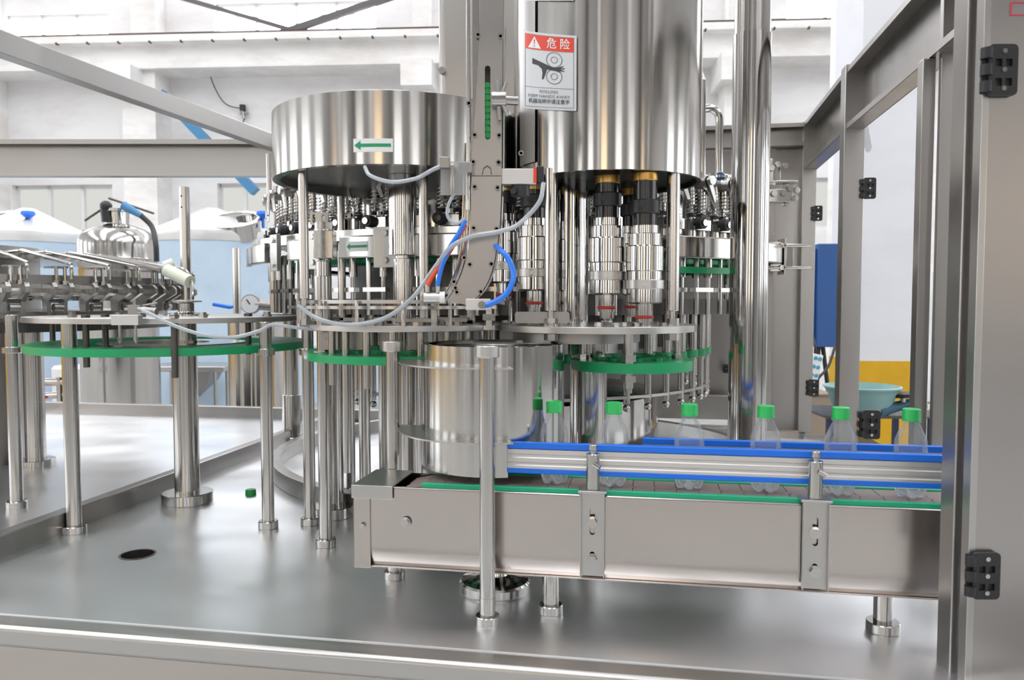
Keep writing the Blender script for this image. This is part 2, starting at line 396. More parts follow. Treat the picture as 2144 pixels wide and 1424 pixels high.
# ================================================================ MACHINE BASES (machine frame: rotated by -TH)
def mroot(name, label, cat, x=0, y=0, z=0, group=None):
    return thing(name, label, cat, m2w(x, y, z), -TH, group)
fe = w2m(atz(0, 1320)); fe2 = w2m(atz(1300, 1408)); fy = (fe.y+fe2.y)/2
rimx = w2m(atz(0, 1112, 1.055)).x*.5+w2m(atz(551, 915.5, 1.055)).x*.5
backy = w2m(atz(400, 872)).y
rx = w2m(atz(1980, 1290)).x
hole = w2m(atz(288, 1161))
base = mroot('machine_base', 'wide brushed steel machine table carrying the capper and bottle conveyor', 'machine table')
DK0 = fy+.055
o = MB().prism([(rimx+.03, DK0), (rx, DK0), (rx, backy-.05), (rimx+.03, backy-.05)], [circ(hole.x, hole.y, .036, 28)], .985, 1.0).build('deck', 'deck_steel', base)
MB().box(rimx+.03, rx, DK0, backy-.05, .90, .93).build('lower_deck', 'deck_steel', base)
MB().lathe([(.0365, .93), (.0365, .9995), (.041, 1.0008), (.036, 1.0008), (.034, .93)], 28, cx=hole.x, cy=hole.y).build('hole_collar', 'machined_steel', base)
MB().box(-3.2, rx+.6, fy, DK0-.001, .96, 1.0).build('edge_strip', 'plate_steel', base, .009)
MB().box(-3.2, rx+.6, fy+.004, fy+.03, .08, .962).build('skirt', 'sheet_steel', base)
MB().box(rimx+.05, rx, DK0, backy-.08, .06, .9).build('plinth', 'dark_steel', base)
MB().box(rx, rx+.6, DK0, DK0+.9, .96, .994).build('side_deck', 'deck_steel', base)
rb = mroot('drip_tray', 'long low steel tray with raised rim under the rinser at left', 'machine table')
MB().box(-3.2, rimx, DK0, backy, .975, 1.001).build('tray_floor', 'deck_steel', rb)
MB().box(rimx-.006, rimx+.03, DK0, backy, .95, 1.055).build('rim', 'frame_steel', rb, .003)
MB().box(-3.2, rimx+1.0, backy, backy+.045, .95, 1.055).build('rim', 'frame_steel', rb, .003)
MB().box(-3.2, rimx, DK0+.02, backy-.02, .06, .97).build('plinth', 'dark_steel', rb)
# ---------------------------------------------------------------- posts
def post(px, py, top, r, label, fr=None, fh=.02, name='support_post', group=None, collar=None, knob=False, extra=None, mat='tube_steel'):
    p = atz(px, py-2); fr = fr or r*1.6
    t = thing(name, label, 'post', (p.x, p.y, 1.0), 0, group)
    MB().cyl(fr, 0, fh, 32, ch=.0015).build('foot', 'machined_steel', t)
    h = top-1.0
    b = MB().cyl(r, fh-.001, h, 32, ch=.001)
    if extra:
        for rr_, z0, z1 in extra: b.cyl(rr_, z0-1, z1-1, 32, ch=.001)
    b.build('shaft', mat, t)
    MB().cyl(r*1.004, fh+.001, fh+.045, 32).build('foot_sleeve', 'machined_steel', t)
    if collar:
        c = MB().cyl(r*1.5, collar-1-.009, collar-1+.009, 28, ch=.001).build('collar', 'machined_steel', t)
        if knob: MB().rod((-r*1.3, -.004, collar-1), (-r*2.6, -.008, collar-1), .007, 12).rod((-r*2.3, -.008, collar-1), (-r*2.9, -.01, collar-1), .010, 6).build('clamp_bolt', 'cast_steel', c)
    return t
PZ = 1.545    # underside of plates
post(156, 1117, PZ, .0185, 'slim steel post nearest left, standing on deck before the tray rim', collar=zc if (zc := at(155, 737, atz(156, 1115).y).z) else None, knob=True)
post(562, 1107, PZ, .0158, 'slim steel post standing right of the loose green bottle cap', collar=at(562, 737, atz(562, 1105).y).z)
y3 = atz(682, 1145).y
post(682, 1145, at(680, 545, y3).z, .0155, 'tall front post with stepped sleeve and hexagonal nut on top', collar=at(682, 744, y3).z, knob=True, name='stepped_post',
     extra=[(.0215, at(680, 685, y3).z, at(680, 578, y3).z), (.018, at(680, 548, y3).z, at(680, 545, y3).z)])
post(649, 1100, 1.60, .0155, 'slim steel post close behind the stepped post', collar=at(649, 737, atz(649, 1100).y).z)
post(393, 1052, PZ, .0355, 'thick steel column on round foot under the left round plate', .0725, .03, name='column')
post(36, 1064, 1.56, .0175, 'slim post standing inside the left tray by the picture edge', collar=at(36, 733, atz(36, 1064).y).z)
post(76, 975, 1.54, .034, 'thick column standing deep in the left tray', .064, .022, name='column')
post(612, 925, 1.56, .033, 'thick column rising behind the slim posts at tray corner', .062, .022, name='column', extra=[(.041, 1.02, 1.20)])
post(697, 1080, 1.52, .031, 'thick column on wide foot behind the stepped post', .064, .03, name='column')
post(765, 1060, 1.53, .0165, 'slim post left of the conveyor end cover, mid row', name='support_post')
post(806, 1040, 1.53, .017, 'slim post seen just left of the cylindrical guard, back row', name='support_post')
post(735, 1035, 1.50, .014, 'thin rod post between stepped post and conveyor end', name='support_post')
post(1848, 1322, 1.09, .0165, 'short foot under the right end of the conveyor', .029, .018, name='conveyor_foot')
post(1153, 1285, 1.09, .0155, 'short foot under the middle of the conveyor', .0235, .018, name='conveyor_foot')
# ---------------------------------------------------------------- CONVEYOR
CYF, CYB, BY = 1.449, 1.583, 1.520
x0 = atm(745, 1190, CYF).x; x1 = atm(2060, 1250, CYF).x
z0 = atm(1153, 1209, CYF).z; z1 = atm(1153, 1035, CYF).z
xb = atm(880, 1025, CYF).x
BZ = atm(1160, 1016, BY-.02).z
cv = mroot('bottle_conveyor', 'straight steel bottle conveyor with brown slat belt and green wear strips', 'conveyor')
MB().prism([(CYF, z1), (CYF, z0+.045), (CYF+.0008, z0+.034), (CYF+.0028, z0+.020), (CYF+.006, z0+.008), (CYF+.009, z0), (CYF+.011, z0), (CYF+.008, z0+.010), (CYF+.003, z0+.036), (CYF+.003, z1)], (), x0, x1, 'x').box(x0, x1, CYF, CYF+.014, z1-.003, z1).rod((x0, CYF+.003, z1-.0015), (x1, CYF+.003, z1-.0015), .003, 12).box(x0, x1, CYF, CYF+.016, z0, z0+.003).build('side_plate', 'sheet_steel', cv, .001)
MB().box(x0, x1, CYB-.003, CYB, z0, z1).box(x0, x1, CYF+.014, CYB, z0, z0+.003).build('side_plate', 'sheet_steel', cv)
xs = atm(775, 1100, CYF-.003).x
MB().box(x0-.003, xs, CYF-.004, CYF, z0-.002, z1+.001).box(x0-.003, x0, CYF-.004, CYB, z0-.002, z1+.001).build('end_plate', 'sheet_steel', cv, .001)
xe = atm(822, 1030, CYF-.005).x
MB().box(x0-.005, xe, CYF-.006, CYB+.004, z1+.001, z1+.004).box(x0-.005, xe, CYF-.007, CYF-.004, z1-.022, z1+.004).build('end_cover', 'plate_steel', cv, .0008)
b = MB()
for px, py, r in ((849, 1094, .0105), (760, 1100, .0065)):
    p = atm(px, py, CYF-.004); b.boltf((p.x, CYF-.003, p.z), r, .002, 20).boltf((p.x, CYF-.004, p.z), r*.85, .007, 6).cut()
b.build_each('bolt', 'mirror_steel', cv)
b = MB(); x = xe+.012; k = 0
while x < x1:
    zt = BZ - max(0, (xe+.07-x))*.22
    zt2 = BZ - max(0, (xe+.07-x-.040))*.22
    o2 = [(x, CYF+.020), (x+.0395, CYF+.020), (x+.0395, CYF+.052), (x+.046, CYF+.060), (x+.0395, CYF+.068), (x+.0395, CYB-.014), (x, CYB-.014), (x, CYF+.068), (x+.0065, CYF+.060), (x, CYF+.052)]
    n0 = len(b.v); b.prism(o2, (), BZ-.005, BZ)
    if zt < BZ:
        b.v[n0:] = [(v[0], v[1], v[2]-max(0, xe+.07-v[0])*.22) for v in b.v[n0:]]
    x += .0408; k += 1
b.build('slat_belt', 'belt_brown', cv)
MB().box(xe+.01, x1, CYF+.02, CYB-.015, z0+.004, BZ-.02).build('return_bed', 'dark_steel', cv)
MB().box(xb, x1, CYF+.010, CYF+.0195, z1-.001, BZ+.0035).build('wear_strip', 'teal_plastic', cv, .0015)
MB().box(xb, x1, CYB-.013, CYB-.002, z1-.001, BZ+.003).build('wear_strip', 'teal_plastic', cv, .0015)
# guide rails
def rail(px_, y, ztop, label, front):
    X0 = atm(px_, 940, y).x; h = .060 if front else .045
    t = mroot('guide_rail', label, 'guide rail')
    MB().box(X0, x1, y-.004, y+.010, ztop-.012, ztop).build('wear_edge', 'blue_plastic', t, .0015)
    MB().box(X0, x1, y-.004, y+.010, ztop-h, ztop-h+.010).build('wear_edge', 'blue_plastic', t, .0015)
    pr = [(y-.001, ztop-.012), (y-.003, ztop-.014), (y-.003, ztop-.022), (y-.001, ztop-.024), (y-.001, ztop-.028), (y-.003, ztop-.030), (y-.003, ztop-.038), (y-.001, ztop-.040), (y-.001, ztop-.043), (y-.003, ztop-.045), (y-.003, ztop-h+.010), (y+.008, ztop-h+.010), (y+.008, ztop-.012)] if front else [(y-.001, ztop-.012), (y-.001, ztop-h+.01), (y+.008, ztop-h+.01), (y+.008, ztop-.012)]
    MB().prism(pr, (), X0, x1, 'x').build('profile', 'aluminium', t)
RZ = atm(1063, 925, 1.478).z
rail(1063, 1.478, RZ, 'front bottle guide rail, grey profile between two bright blue strips', True)
rail(1345, 1.572, RZ-.001, 'rear bottle guide rail with bright blue top edge behind the bottles', False)
def rail_bracket(px, label):
    X = atm(px, 1110, CYF-.01).x; y = CYF-.004
    t = mroot('rail_bracket', label, 'bracket', X, y, 0, 'guide rail brackets')
    zt = z1+.010; zb = z0+.010; w_ = .0225
    s1 = slot(0, z1-.046, .010, .052); s2 = slot(0, z0+.045, .010, .022)
    MB().prism([(-w_, zb), (w_, zb), (w_, zt), (-w_, zt)], [s1, s2], -.003, 0, 'y').box(-w_, -w_+.002, -.012, 0, zb, zt).box(w_-.002, w_, -.012, 0, zb, zt).build('channel', 'plate_steel', t)
    MB().box(-w_-.004, w_+.004, -.014, .026, zt-.001, zt+.003).build('ledge', 'plate_steel', t, .001)
    b = MB()
    for z in (z1-.047, z0+.042): b.boltf((0, -.003, z), .0110, .002, 24).boltf((0, -.005, z), .009, .007, 6).cut()
    b.build_each('bolt', 'mirror_steel', t)
    MB().cyl(.0125, zt+.003, RZ-.012, 24, ch=.001, cy=.005).build('clamp_barrel', 'tube_steel', t)
    MB().cyl(.006, zt-.016, zt, 16, cy=.005).cyl(.0045, RZ-.013, RZ-.005, 16, cy=.005).cyl(.008, RZ-.006, RZ+.005, 20, cy=.005, ch=.001).build('threaded_rod', 'machined_steel', t)
    MB().boltf((.002, -.006, RZ-.028), .0065, .005, 16).rod((.002, -.012, RZ-.028), (.014, -.016, RZ-.034), .0045, 10).build('cross_screw', 'machined_steel', t)
rail_bracket(1240, 'left of the two guide rail brackets bolted to the conveyor side')
rail_bracket(1708, 'right of the two guide rail brackets, near the cabinet door')
# ---------------------------------------------------------------- BOTTLES
def bottle_mesh(t):
    H = .165; R = .0275; seg = 40
    prof = [(.0118, .1465), (.0120, .141), (.0165, .1395), (.0165, .138), (.0130, .137), (.0158, .131), (.0192, .124), (.0228, .116), (.0252, .110), (.0268, .105), (.0277, .098), (.0281, .089), (.0280, .083), (.0268, .080), (.0280, .077), (.0262, .070), (.0262, .064), (.0272, .061), (.0262, .057), (.0262, .049), (.0275, .045), (.0275, .030)]
    MB().lathe(prof, seg).build('body', 'pet', t, ang=80)
    vs = []; fs = []; rows = [(1, .030, 0), (1, .022, .3), (.98, .014, .7), (.93, .007, 1), (.80, .0015, 1), (.55, 0, 1), (.25, .004, 1), (.02, .006, 0)]
    for s_, z, k in rows:
        for i in range(60):
            a = 2*pi*i/60; lobe = (abs(cos(2.5*a)))**.6
            r = R*s_*(1-.16*k*(1-lobe)); vs.append((r*cos(a), r*sin(a), z+.010*k*(1-lobe)))
    for j in range(len(rows)-1):
        for i in range(60): fs.append((j*60+i, j*60+(i+1) % 60, (j+1)*60+(i+1) % 60, (j+1)*60+i))
    MB().add(vs, fs).build('petal_base', 'pet_base', t, ang=80)
    b = MB()
    n_ = 96; vs = []; fs = []
    rows = [(.0155, .1400, 0), (.0158, .1425, 0), (.0158, .1430, 1), (.0158, .1590, 1), (.0150, .1618, .4), (.0130, .1625, 0), (.0005, .1625, 0)]
    for r, z, k in rows:
        for i in range(n_): rr_ = r-.0005*k*(i % 2); a = 2*pi*i/n_; vs.append((rr_*cos(a), rr_*sin(a), z))
    for j in range(len(rows)-1):
        for i in range(n_): fs.append((j*n_+i, j*n_+(i+1) % n_, (j+1)*n_+(i+1) % n_, (j+1)*n_+i))
    b.add(vs, fs); b.build('screw_cap', 'cap_green', t, ang=50)
bl = ['clear bottle with green cap, leftmost on belt, before the cylindrical guard', 'clear green-capped bottle just right of the left rail bracket',
      'clear green-capped bottle midway between the two rail brackets', 'clear green-capped bottle before the tall shiny column',
      'clear green-capped bottle just behind and right of the right rail bracket', 'clear green-capped bottle rightmost on the belt, nearest the door']
first = None
for i, px in enumerate((1160, 1284, 1442, 1601, 1757, 1904)):
    p = atm(px, 1015+i*6, BY); q = m2w(p.x, BY, BZ)
    if first is None:
        first = thing('plastic_bottle', bl[0], 'bottle', q, 0, 'bottles on the conveyor'); bottle_mesh(first)
    else:
        c = copy_tree(first); c.location = q; c.rotation_euler = (0, 0, i*.4); c['label'] = bl[i]
# loose cap on deck
p = atz(525, 1036)
t = thing('loose_cap', 'loose green bottle cap lying on the deck by a slim post', 'bottle cap', p)
MB().cyl(.0158, 0, .017, 48, ch=.002).build('cap_shell', 'cap_green', t)
MB().ann(.0155, .0164, .0, .004, 48).build('tamper_ring', 'cap_green', t)
# ---------------------------------------------------------------- CYLINDRICAL GUARD over the discharge star
GD = 1.655
gc = at(1037, 860, GD); GR = .152; GZ0 = at(1037, 1000, GD-GR).z+.004; GZ1 = at(1037, 728, GD-GR).z
t = thing('star_housing', 'polished open-topped steel cylinder over the conveyor infeed', 'cylinder housing', (gc.x, gc.y, 1.0))
MB().lathe([(GR-.006, GZ0+.006-1), (GR-.006, GZ1-1), (GR-.009, GZ1-1+.001), (GR-.012, GZ1-1), (GR-.012, GZ0-1+.006), (GR-.006, GZ0+.006-1)], 96).build('shell', 'mirror_steel', t)
MB().ann(.02, .125, GZ1-1-.012, GZ1-1-.009, 64).build('star_disc', 'dark_steel', t)
MB().cyl(.048, GZ1-1-.01, GZ1-1+.001, 40, ch=.002).build('hub', 'cast_steel', t)
MB().cyl(.02, .03, GZ1-1-.01, 24).build('shaft', 'dark_steel', t)
b = MB()
for k in range(14):
    a = 2*pi*k/14; b.cyl(.006, GZ0-1-.004, GZ0-1+.02, 12, .11*cos(a), .11*sin(a)).cut()
b.build_each('pin', 'machined_steel', t)
fp = atz(1058, 1252)
t = thing('bearing_base', 'wide round bearing foot on deck beneath the conveyor', 'machine foot', (gc.x+.0, fp.y+.05, 1.0))
MB().lathe([(.001, 0), (.072, 0), (.074, .003), (.074, .018), (.070, .022), (.045, .026), (.030, .034), (.026, .045), (.026, .083), (.001, .083)], 48).build('foot', 'mirror_steel', t)
# the guard sheet in front, two posts and two crescent shelves: one welded guard
t = thing('round_guard', 'curved brushed steel guard with two crescent shelves and capped posts', 'guard', (gc.x, gc.y, 1.0))
aR = -radians(78); aL = -radians(205)
vs = []; fs = []; nn = 48; R1 = GR+.002
a_e = atan2(-sqrt(max(0, R1*R1-(at(1063, 860, GD-GR).x-gc.x)**2)), at(1063, 860, GD-GR).x-gc.x)
MB().ann(R1, R1+.002, GZ0-1-.004, GZ1-1+.001, nn, -radians(200), a_e).build('guard_sheet', 'drum_steel', t)
def crescent(z, label):
    ro = []; ri = []
    pf = Vector(at(1020, 860, 1.430)).xy-gc.xy; pl = Vector(at(823, 860, 1.675)).xy-gc.xy
    n_ = 20; A0 = -radians(188); A1 = a_e+.02
    for k in range(n_+1):
        a = A0+(A1-A0)*k/n_; ri.append(((R1+.002)*cos(a), (R1+.002)*sin(a)))
        rr_ = R1+.012+.050*sin(pi*min(1, max(0, (k+2)/(n_+2))))**.6 if k < n_ else R1+.035
        rr_ = R1+.05 if k < n_*.5 else R1+.05-.012*(k-n_*.5)/(n_*.5)
        ro.append((rr_*cos(a), rr_*sin(a)))
    MB().prism(ri+ro[::-1], (), z-1-.003, z-1).build('shelf', 'plate_steel', t)
ZS1 = at(1000, 771, GD-GR-.04).z; ZS2 = at(1000, 928, GD-GR-.04).z
crescent(ZS1, ''); crescent(ZS2, '')
for px, D, pyt in ((1020, 1.432, 745), (823, 1.672, 733)):
    q = at(px, 860, D)-gc; zt = at(px, pyt, D).z-1
    MB().cyl(.0143, 0, zt, 32, cx=q.x, cy=q.y).cyl(.0225, 0, .016, 32, q.x, q.y, ch=.001).cyl(.0148, .016, .05, 32, q.x, q.y).build('post', 'tube_steel', t)
    MB().cyl(.0225, zt-.003, zt+.019, 32, q.x, q.y, ch=.0015).build('post_cap', 'plate_steel', t)
# ---------------------------------------------------------------- LEFT TRANSFER PLATE
LD = 2.28; lc = at(362, 690, LD); LR = .375
t = thing('left_transfer_plate', 'large round steel plate over a green guide ring at left', 'transfer star', (lc.x, lc.y, 1.0))
MB().cyl(LR, .543, .557, 128, ch=.0008).build('top_plate', 'plate_steel', t)
MB().ann(.275, LR, .462, .482, 128).build('guide_ring', 'green_plastic', t)
MB().ann(.10, .20, .468, .480, 64).build('star_wheel', 'machined_steel', t)
hx_ = at(390, 655, LD).x-lc.x
MB().lathe([(.001, .557), (.062, .557), (.062, .562), (.030, .566), (.022, .57), (.022, .592), (.026, .594), (.044, .597), (.044, .600), (.026, .603), (.001, .604)], 48, cx=hx_).build('hub', 'mirror_steel', t)
for px, D, z0_, z1_ in ((180, 2.0, .43, .545), (221, 2.1, .45, .545), (365, 1.93, .41, .545), (520, 2.2, .45, .545), (110, 2.35, .45, .545)):
    q = at(px, 700, D)-lc; MB().cyl(.008, z0_, z1_, 14, q.x, q.y).hexn(.012, z1_+.012, z1_+.020, q.x, q.y).build('hanger_rod', 'dark_steel', t)
for px, D in ((152, 2.05), (365, 1.93), (425, 2.0), (250, 1.98), (560, 2.15)):
    q = at(px, 700, D)-lc; MB().hexn(.013, .557, .563, q.x, q.y).hexn(.010, .563, .571, q.x, q.y).build('bolt', 'machined_steel', t)
q = at(266, 671, 1.855)-lc
MB().cbox(q.x, q.y, q.z+.0+0.0 if False else at(266, 670, 1.855).z-1, .064, .024, .024).build('sensor_block', 'aluminium', t, .001)
b = MB(); 
for dx in (-.018, .02): b.hexn(.006, .505, .514, q.x+dx, q.y).cyl(.003, .5, .55, 8, q.x+dx, q.y).cut()
b.build_each('bolt', 'machined_steel', t)
MB().cbox(q.x+.0, q.y+.05, .575, .03, .03, .03).rod((q.x+.01, q.y+.04, .578), (q.x+.055, q.y+.035, .574), .009).rod((q.x-.03, q.y+.05, .58), (q.x+.05, q.y+.05, .595), .002).build('sensor_head', 'cast_steel', t)
# ---------------------------------------------------------------- MIDDLE TRANSFER
MD = 1.965; mc = at(856, 690, MD)
t = thing('middle_transfer_plate', 'round steel plate with green neck guide below the small drum', 'transfer star', (mc.x, mc.y, 1.0))
MB().cyl(.265, .532, .545, 96, ch=.0008).build('top_plate', 'plate_steel', t)
MB().ann(.17, .25, .458, .476, 96).build('guide_ring', 'green_plastic', t)
b = MB()
for k in range(12):
    a = 2*pi*k/12
    b.ann(.045, .06, .470, .482, 12, a+pi*.6, a+pi*1.4, .17*cos(a), .17*sin(a)).cut()
b.build_each('star_pocket', 'green_plastic', t)
MB().ann(.255, .262, .594, .602, 96, radians(150), radians(345)).build('curved_guide', 'plate_steel', t)
MB().ann(.285, .292, .582, .589, 96, radians(160), radians(320)).build('curved_guide', 'machined_steel', t)
b = MB()
for a in range(165, 345, 22): b.cyl(.0045, .545, .60, 10, .27*cos(radians(a)), .27*sin(radians(a))).hexn(.010, .545, .553, .25*cos(radians(a+6)), .25*sin(radians(a+6))).cut()
b.build_each('guide_pin', 'machined_steel', t)
b = MB()
random.seed(3)
for k in range(26):
    a = random.uniform(pi, 2*pi); r = random.uniform(.08, .22); b.hexn(.010, .545, .553, r*cos(a), r*sin(a))
    if k % 3 == 0: b.cbox(r*cos(a), r*sin(a), .556, .05, .02, .008)
    b.cut()
b.build_each('clamp_bolt', 'cast_steel', t)
b = MB()
for k in range(9):
    a = radians(195+k*18); b.cyl(.009, .40 if k % 2 else .20, .532, 14, .20*cos(a), .20*sin(a)).cut()
b.build_each('hanger_rod', 'tube_steel', t)
MB().cyl(.032, .02, .53, 28).cyl(.06, 0, .025, 32).build('column', 'tube_steel', t)
for k in range(5):
    q = at(690+k*62, 705, 1.86)-mc
    MB().cbox(q.x, q.y, .505, .042, .012, .042).boltf((q.x-.010, q.y-.006, .51), .004, .003, 14).boltf((q.x+.010, q.y-.006, .51), .004, .003, 14).build('clamp_block', 'cast_steel', t)
# ---------------------------------------------------------------- SMALL DRUM (housing over the transfer)
dc = at(834, 300, MD); DR = .3006
DZ0 = at(828, 343, MD-DR).z; DZ1 = at(828, 188, MD-DR).z
t = thing('small_drum_housing', 'wide shallow brushed steel drum on posts with a green arrow sticker', 'drum housing', (dc.x, dc.y, 1.545))
o0 = 1.545
MB().lathe([(DR-.02, DZ0-o0), (DR, DZ0-o0), (DR, DZ1-o0), (DR-.003, DZ1-o0+.001), (.001, DZ1-o0+.002)], 128).build('shell', 'drum_steel', t)
MB().lathe([(DR-.02, DZ0-o0), (DR-.02, DZ0-o0+.02), (.001, DZ0-o0+.02)], 96).build('underside', 'chute_steel', t)
q = at(844, 600, MD-.02)-dc; q2 = at(844, 535, MD-.02).z-o0
MB().cyl(.0345, q2, DZ0-o0+.02, 40, q.x, q.y, ch=.001).cyl(.018, q2-.01, q2, 24, q.x, q.y).build('centre_column', 'mirror_steel', t)
MB().cyl(.024, .01, q2-.008, 32, q.x, q.y, ch=.001).cyl(.05, 0, .014, 32, q.x, q.y).build('lower_column', 'mirror_steel', t)
for px, D, r in ((636, 1.78, .0108), (887, 1.82, .0105), (985, 1.9, .0105), (715, 2.2, .0105)):
    q = at(px, 500, D)-dc; zb_ = .06 if px == 636 else .01
    MB().cyl(r, zb_, DZ0-o0+.02, 24, q.x, q.y, ch=.0008).cyl(.0065, 0, zb_, 12, q.x, q.y).hexn(.011, 0, .014, q.x, q.y).hexn(.011, zb_-.014, zb_-.002, q.x, q.y).build('post', 'tube_steel', t)
def wrap(b, R, ac, zc):
    """bend flat (u, v, w) vertices onto a cylinder of radius R; ac = angle of u=0"""
    b.v = [((R+v[2])*cos(ac+v[0]/R), (R+v[2])*sin(ac+v[0]/R), zc+v[1]) for v in b.v]; return b
def grid2(b, x0_, x1_, y0_, y1_, w_, n=14):
    for k in range(n):
        a = x0_+(x1_-x0_)*k/n; c = x0_+(x1_-x0_)*(k+1)/n
        b.add([(a, y0_, w_), (c, y0_, w_), (c, y1_, w_), (a, y1_, w_)], [(0, 1, 2, 3)])
    return b
def sticker_angle(px, R, D, c):     # angle on the front half of the cylinder seen at pixel column px
    u = (px-CX)/F
    lo, hi = -pi, 0
    # solve (c.x+R cos a)/(c.y+R sin a) = u
    best = min((abs((c.x+R*cos(-pi+k*pi/2000))/(c.y+R*sin(-pi+k*pi/2000))-u), -pi+k*pi/2000) for k in range(300, 1700))
    return best[1]
def zcyl(px, py, R, c):
    a = sticker_angle(px, R, 0, c); return at(px, py, c.y+R*sin(a)).z
a = sticker_angle(784, DR, 0, dc); zc_ = zcyl(784, 304, DR, dc)-o0
st_ = wrap(grid2(MB(), -.042, .042, -.014, .014, .0006), DR, a, zc_).build('arrow_sticker', 'sticker_white', t)
wrap(grid2(MB(), -.026, .038, -.0035, .0035, .0010).add([(-.040, 0, .001), (-.026, -.010, .001), (-.026, .010, .001)], [(0, 1, 2)]), DR, a, zc_).build('arrow', 'arrow_green', st_)
# ---------------------------------------------------------------- CAPPER
KD = 1.86; kc = at(1272, 500, KD); KR = .214
KZ0 = at(1283, 354, KD-KR).z; KZP = .545
t = thing('capper_turret', 'tall brushed steel drum turret of capping heads with warning sticker', 'capping machine', (kc.x, kc.y, 1.0))
MB().lathe([(KR-.010, KZ0-1), (KR, KZ0-1), (KR, 1.9), (.001, 1.9)], 128).build('drum_shell', 'drum_steel', t)
MB().lathe([(KR-.010, KZ0-1), (KR-.010, KZ0-1+.012), (.001, KZ0-1+.012)], 96).build('underside', 'black_plastic', t)
pc = at(1250, 685, KD+.0)-kc
MB().cyl(.232, .530, KZP, 96, pc.x, 0, ch=.0008).build('top_plate', 'plate_steel', t)
MB().cyl(.15, .505, .530, 64, pc.x-.05, 0).build('plate_hub', 'cast_steel', t)
q = at(1197, 560, KD+.03)-kc
MB().cyl(.040, KZP, KZ0-1+.012, 40, q.x, q.y).cyl(.05, .90, .93, 32, q.x, q.y).build('inner_column', 'mirror_steel', t)
q = at(1232, 800, KD)-kc
MB().cyl(.044, .02, .51, 40, q.x, q.y).cyl(.06, 0, .022, 40, q.x, q.y).build('base_column', 'mirror_steel', t)
KB = KZ0-1+.012
for px, D in ((1154, 1.71), (1409, 1.71), (1270, 2.04)):
    q = at(px, 500, D)-kc
    MB().cyl(.0142, .578, KB-.0, 28, q.x, q.y, ch=.001).cyl(.0065, .52, .58, 12, q.x, q.y).hexn(.0155, .546, .562, q.x, q.y).hexn(.0155, .514, .529, q.x, q.y).cyl(.017, .545, .549, 20, q.x, q.y).build('post', 'tube_steel', t)
def head(px, D, lift, label=None):
    q = at(px, 520, D)-kc
    h = MB().lathe([(.001, KB), (.030, KB), (.030, KB-.012), (.001, KB-.012)], 32).build('head_mount', 'dark_steel', t); h.location = (q.x, q.y, 0)
    MB().cyl(.0275, KB-.03, KB-.012, 32, ch=.001).build('brass_ring', 'brass', h)
    L = lift
    MB().cyl(.0255, KB-.03-.095-L, KB-.03, 32).build('black_shaft', 'black_shaft', h)
    MB().cyl(.0315, KB-.080-L, KB-.050-L, 32, ch=.002).boltf((-.012, -.028, KB-.064-L), .006, .004, 12).build('clamp_collar', 'black_plastic', h)
    z = KB-.105-L
    prof = [(.001, z), (.030, z), (.030, z-.016), (.0355, z-.018), (.0355, z-.042), (.0405, z-.045), (.0405, z-.096), (.038, z-.098), (.038, z-.116), (.001, z-.116)]
    MB().lathe(prof, 48).build('clutch_body', 'mirror_steel', h)
    MB().cyl(.0425, z-.136, z-.116, 48, ch=.001).boltf((-.008, -.0415, z-.126), .005, .003, 12).build('adjusting_ring', 'plate_steel', h)
    MB().lathe([(.001, z-.136), (.0385, z-.136), (.0385, z-.164), (.031, z-.168), (.001, z-.168)], 48).build('lower_body', 'mirror_steel', h)
    MB().cyl(.0185, z-.205, z-.166, 32).cyl(.016, KZP if z-.22 < KZP else z-.22, z-.20, 24).build('chuck', 'mirror_steel', h)
    MB().lathe([(.018, z-.192), (.0205, z-.194), (.0205, z-.198), (.018, z-.200)], 32).build('seal_ring', 'red_ring', h)
head(1271, 1.735, .0); head(1350, 1.70, .020); head(1119, 1.84, -.01); head(1325, 1.93, .0); head(1055, 1.93, -.03); head(1205, 2.0, 0)
q = at(1140, 663, 1.72)-kc
MB().prism(rrect(q.x-.065, q.x+.055, .551, .576, .006), (), q.y-.004, q.y+.004, 'y').build('plate_handle', 'cast_steel', t)
random.seed(5); b = MB()
for k in range(14):
    a = random.uniform(pi*1.05, 1.95*pi); r = random.uniform(.13, .21); b.hexn(.009, KZP, KZP+.008, pc.x+r*cos(a), r*sin(a)).cut()
b.build_each('bolt', 'machined_steel', t)
# seam cover down the left flank of the drum
a = sticker_angle(1094, KR, 0, kc)
b = MB(); 
for k in range(6):
    a0_ = -pi+.10+(a+pi-.06)*k/6
wrap(grid2(MB(), -.035, .035, KZ0-1+.03, 1.88, .004, 8), KR, a, 0).build('seam_cover', 'plate_steel', t)
# warning sticker
a = sticker_angle(1146, KR, 0, kc); zc_ = zcyl(1146, 153, KR, kc)-1
sw, sh = .050, .073
beta = atan2(kc.x, kc.y); half = math.asin(KR/sqrt(kc.x**2+kc.y**2)); limb = -pi/2-beta-(pi/2-half)
def wraps(b, R, ac, zc):      # the sticker starts close to the drum's left flank
    out = []; s0 = sin(math.acos(1-2*15/380)); s1 = sin(math.acos(1-2*112/380))
    for v in b.v:
        ph = math.acos(1-2*(15+97*(v[0]+sw)/(2*sw))/380); k = (s1-sin(ph))/(s1-s0)
        out.append(((R+v[2])*cos(limb+ph), (R+v[2])*sin(limb+ph), zc+v[1]*(1.06+.12*k)-.0135+.0425*k))
    b.v = out; return b
stk = wraps(grid2(MB(), -sw, sw, -sh, sh, .0045, 24), KR, a, zc_).build('warning_sticker', 'sticker_grey', t)
W1 = .0050
ink = MB()
def line(b, x0_, y0_, x1_, y1_, w_=.0008):
    if abs(x1_-x0_) > abs(y1_-y0_): grid2(b, x0_, x1_, y0_-w_/2, y0_+w_/2, W1, 16)
    else: grid2(b, x0_-w_/2, x0_+w_/2, min(y0_, y1_), max(y0_, y1_), W1, 1)
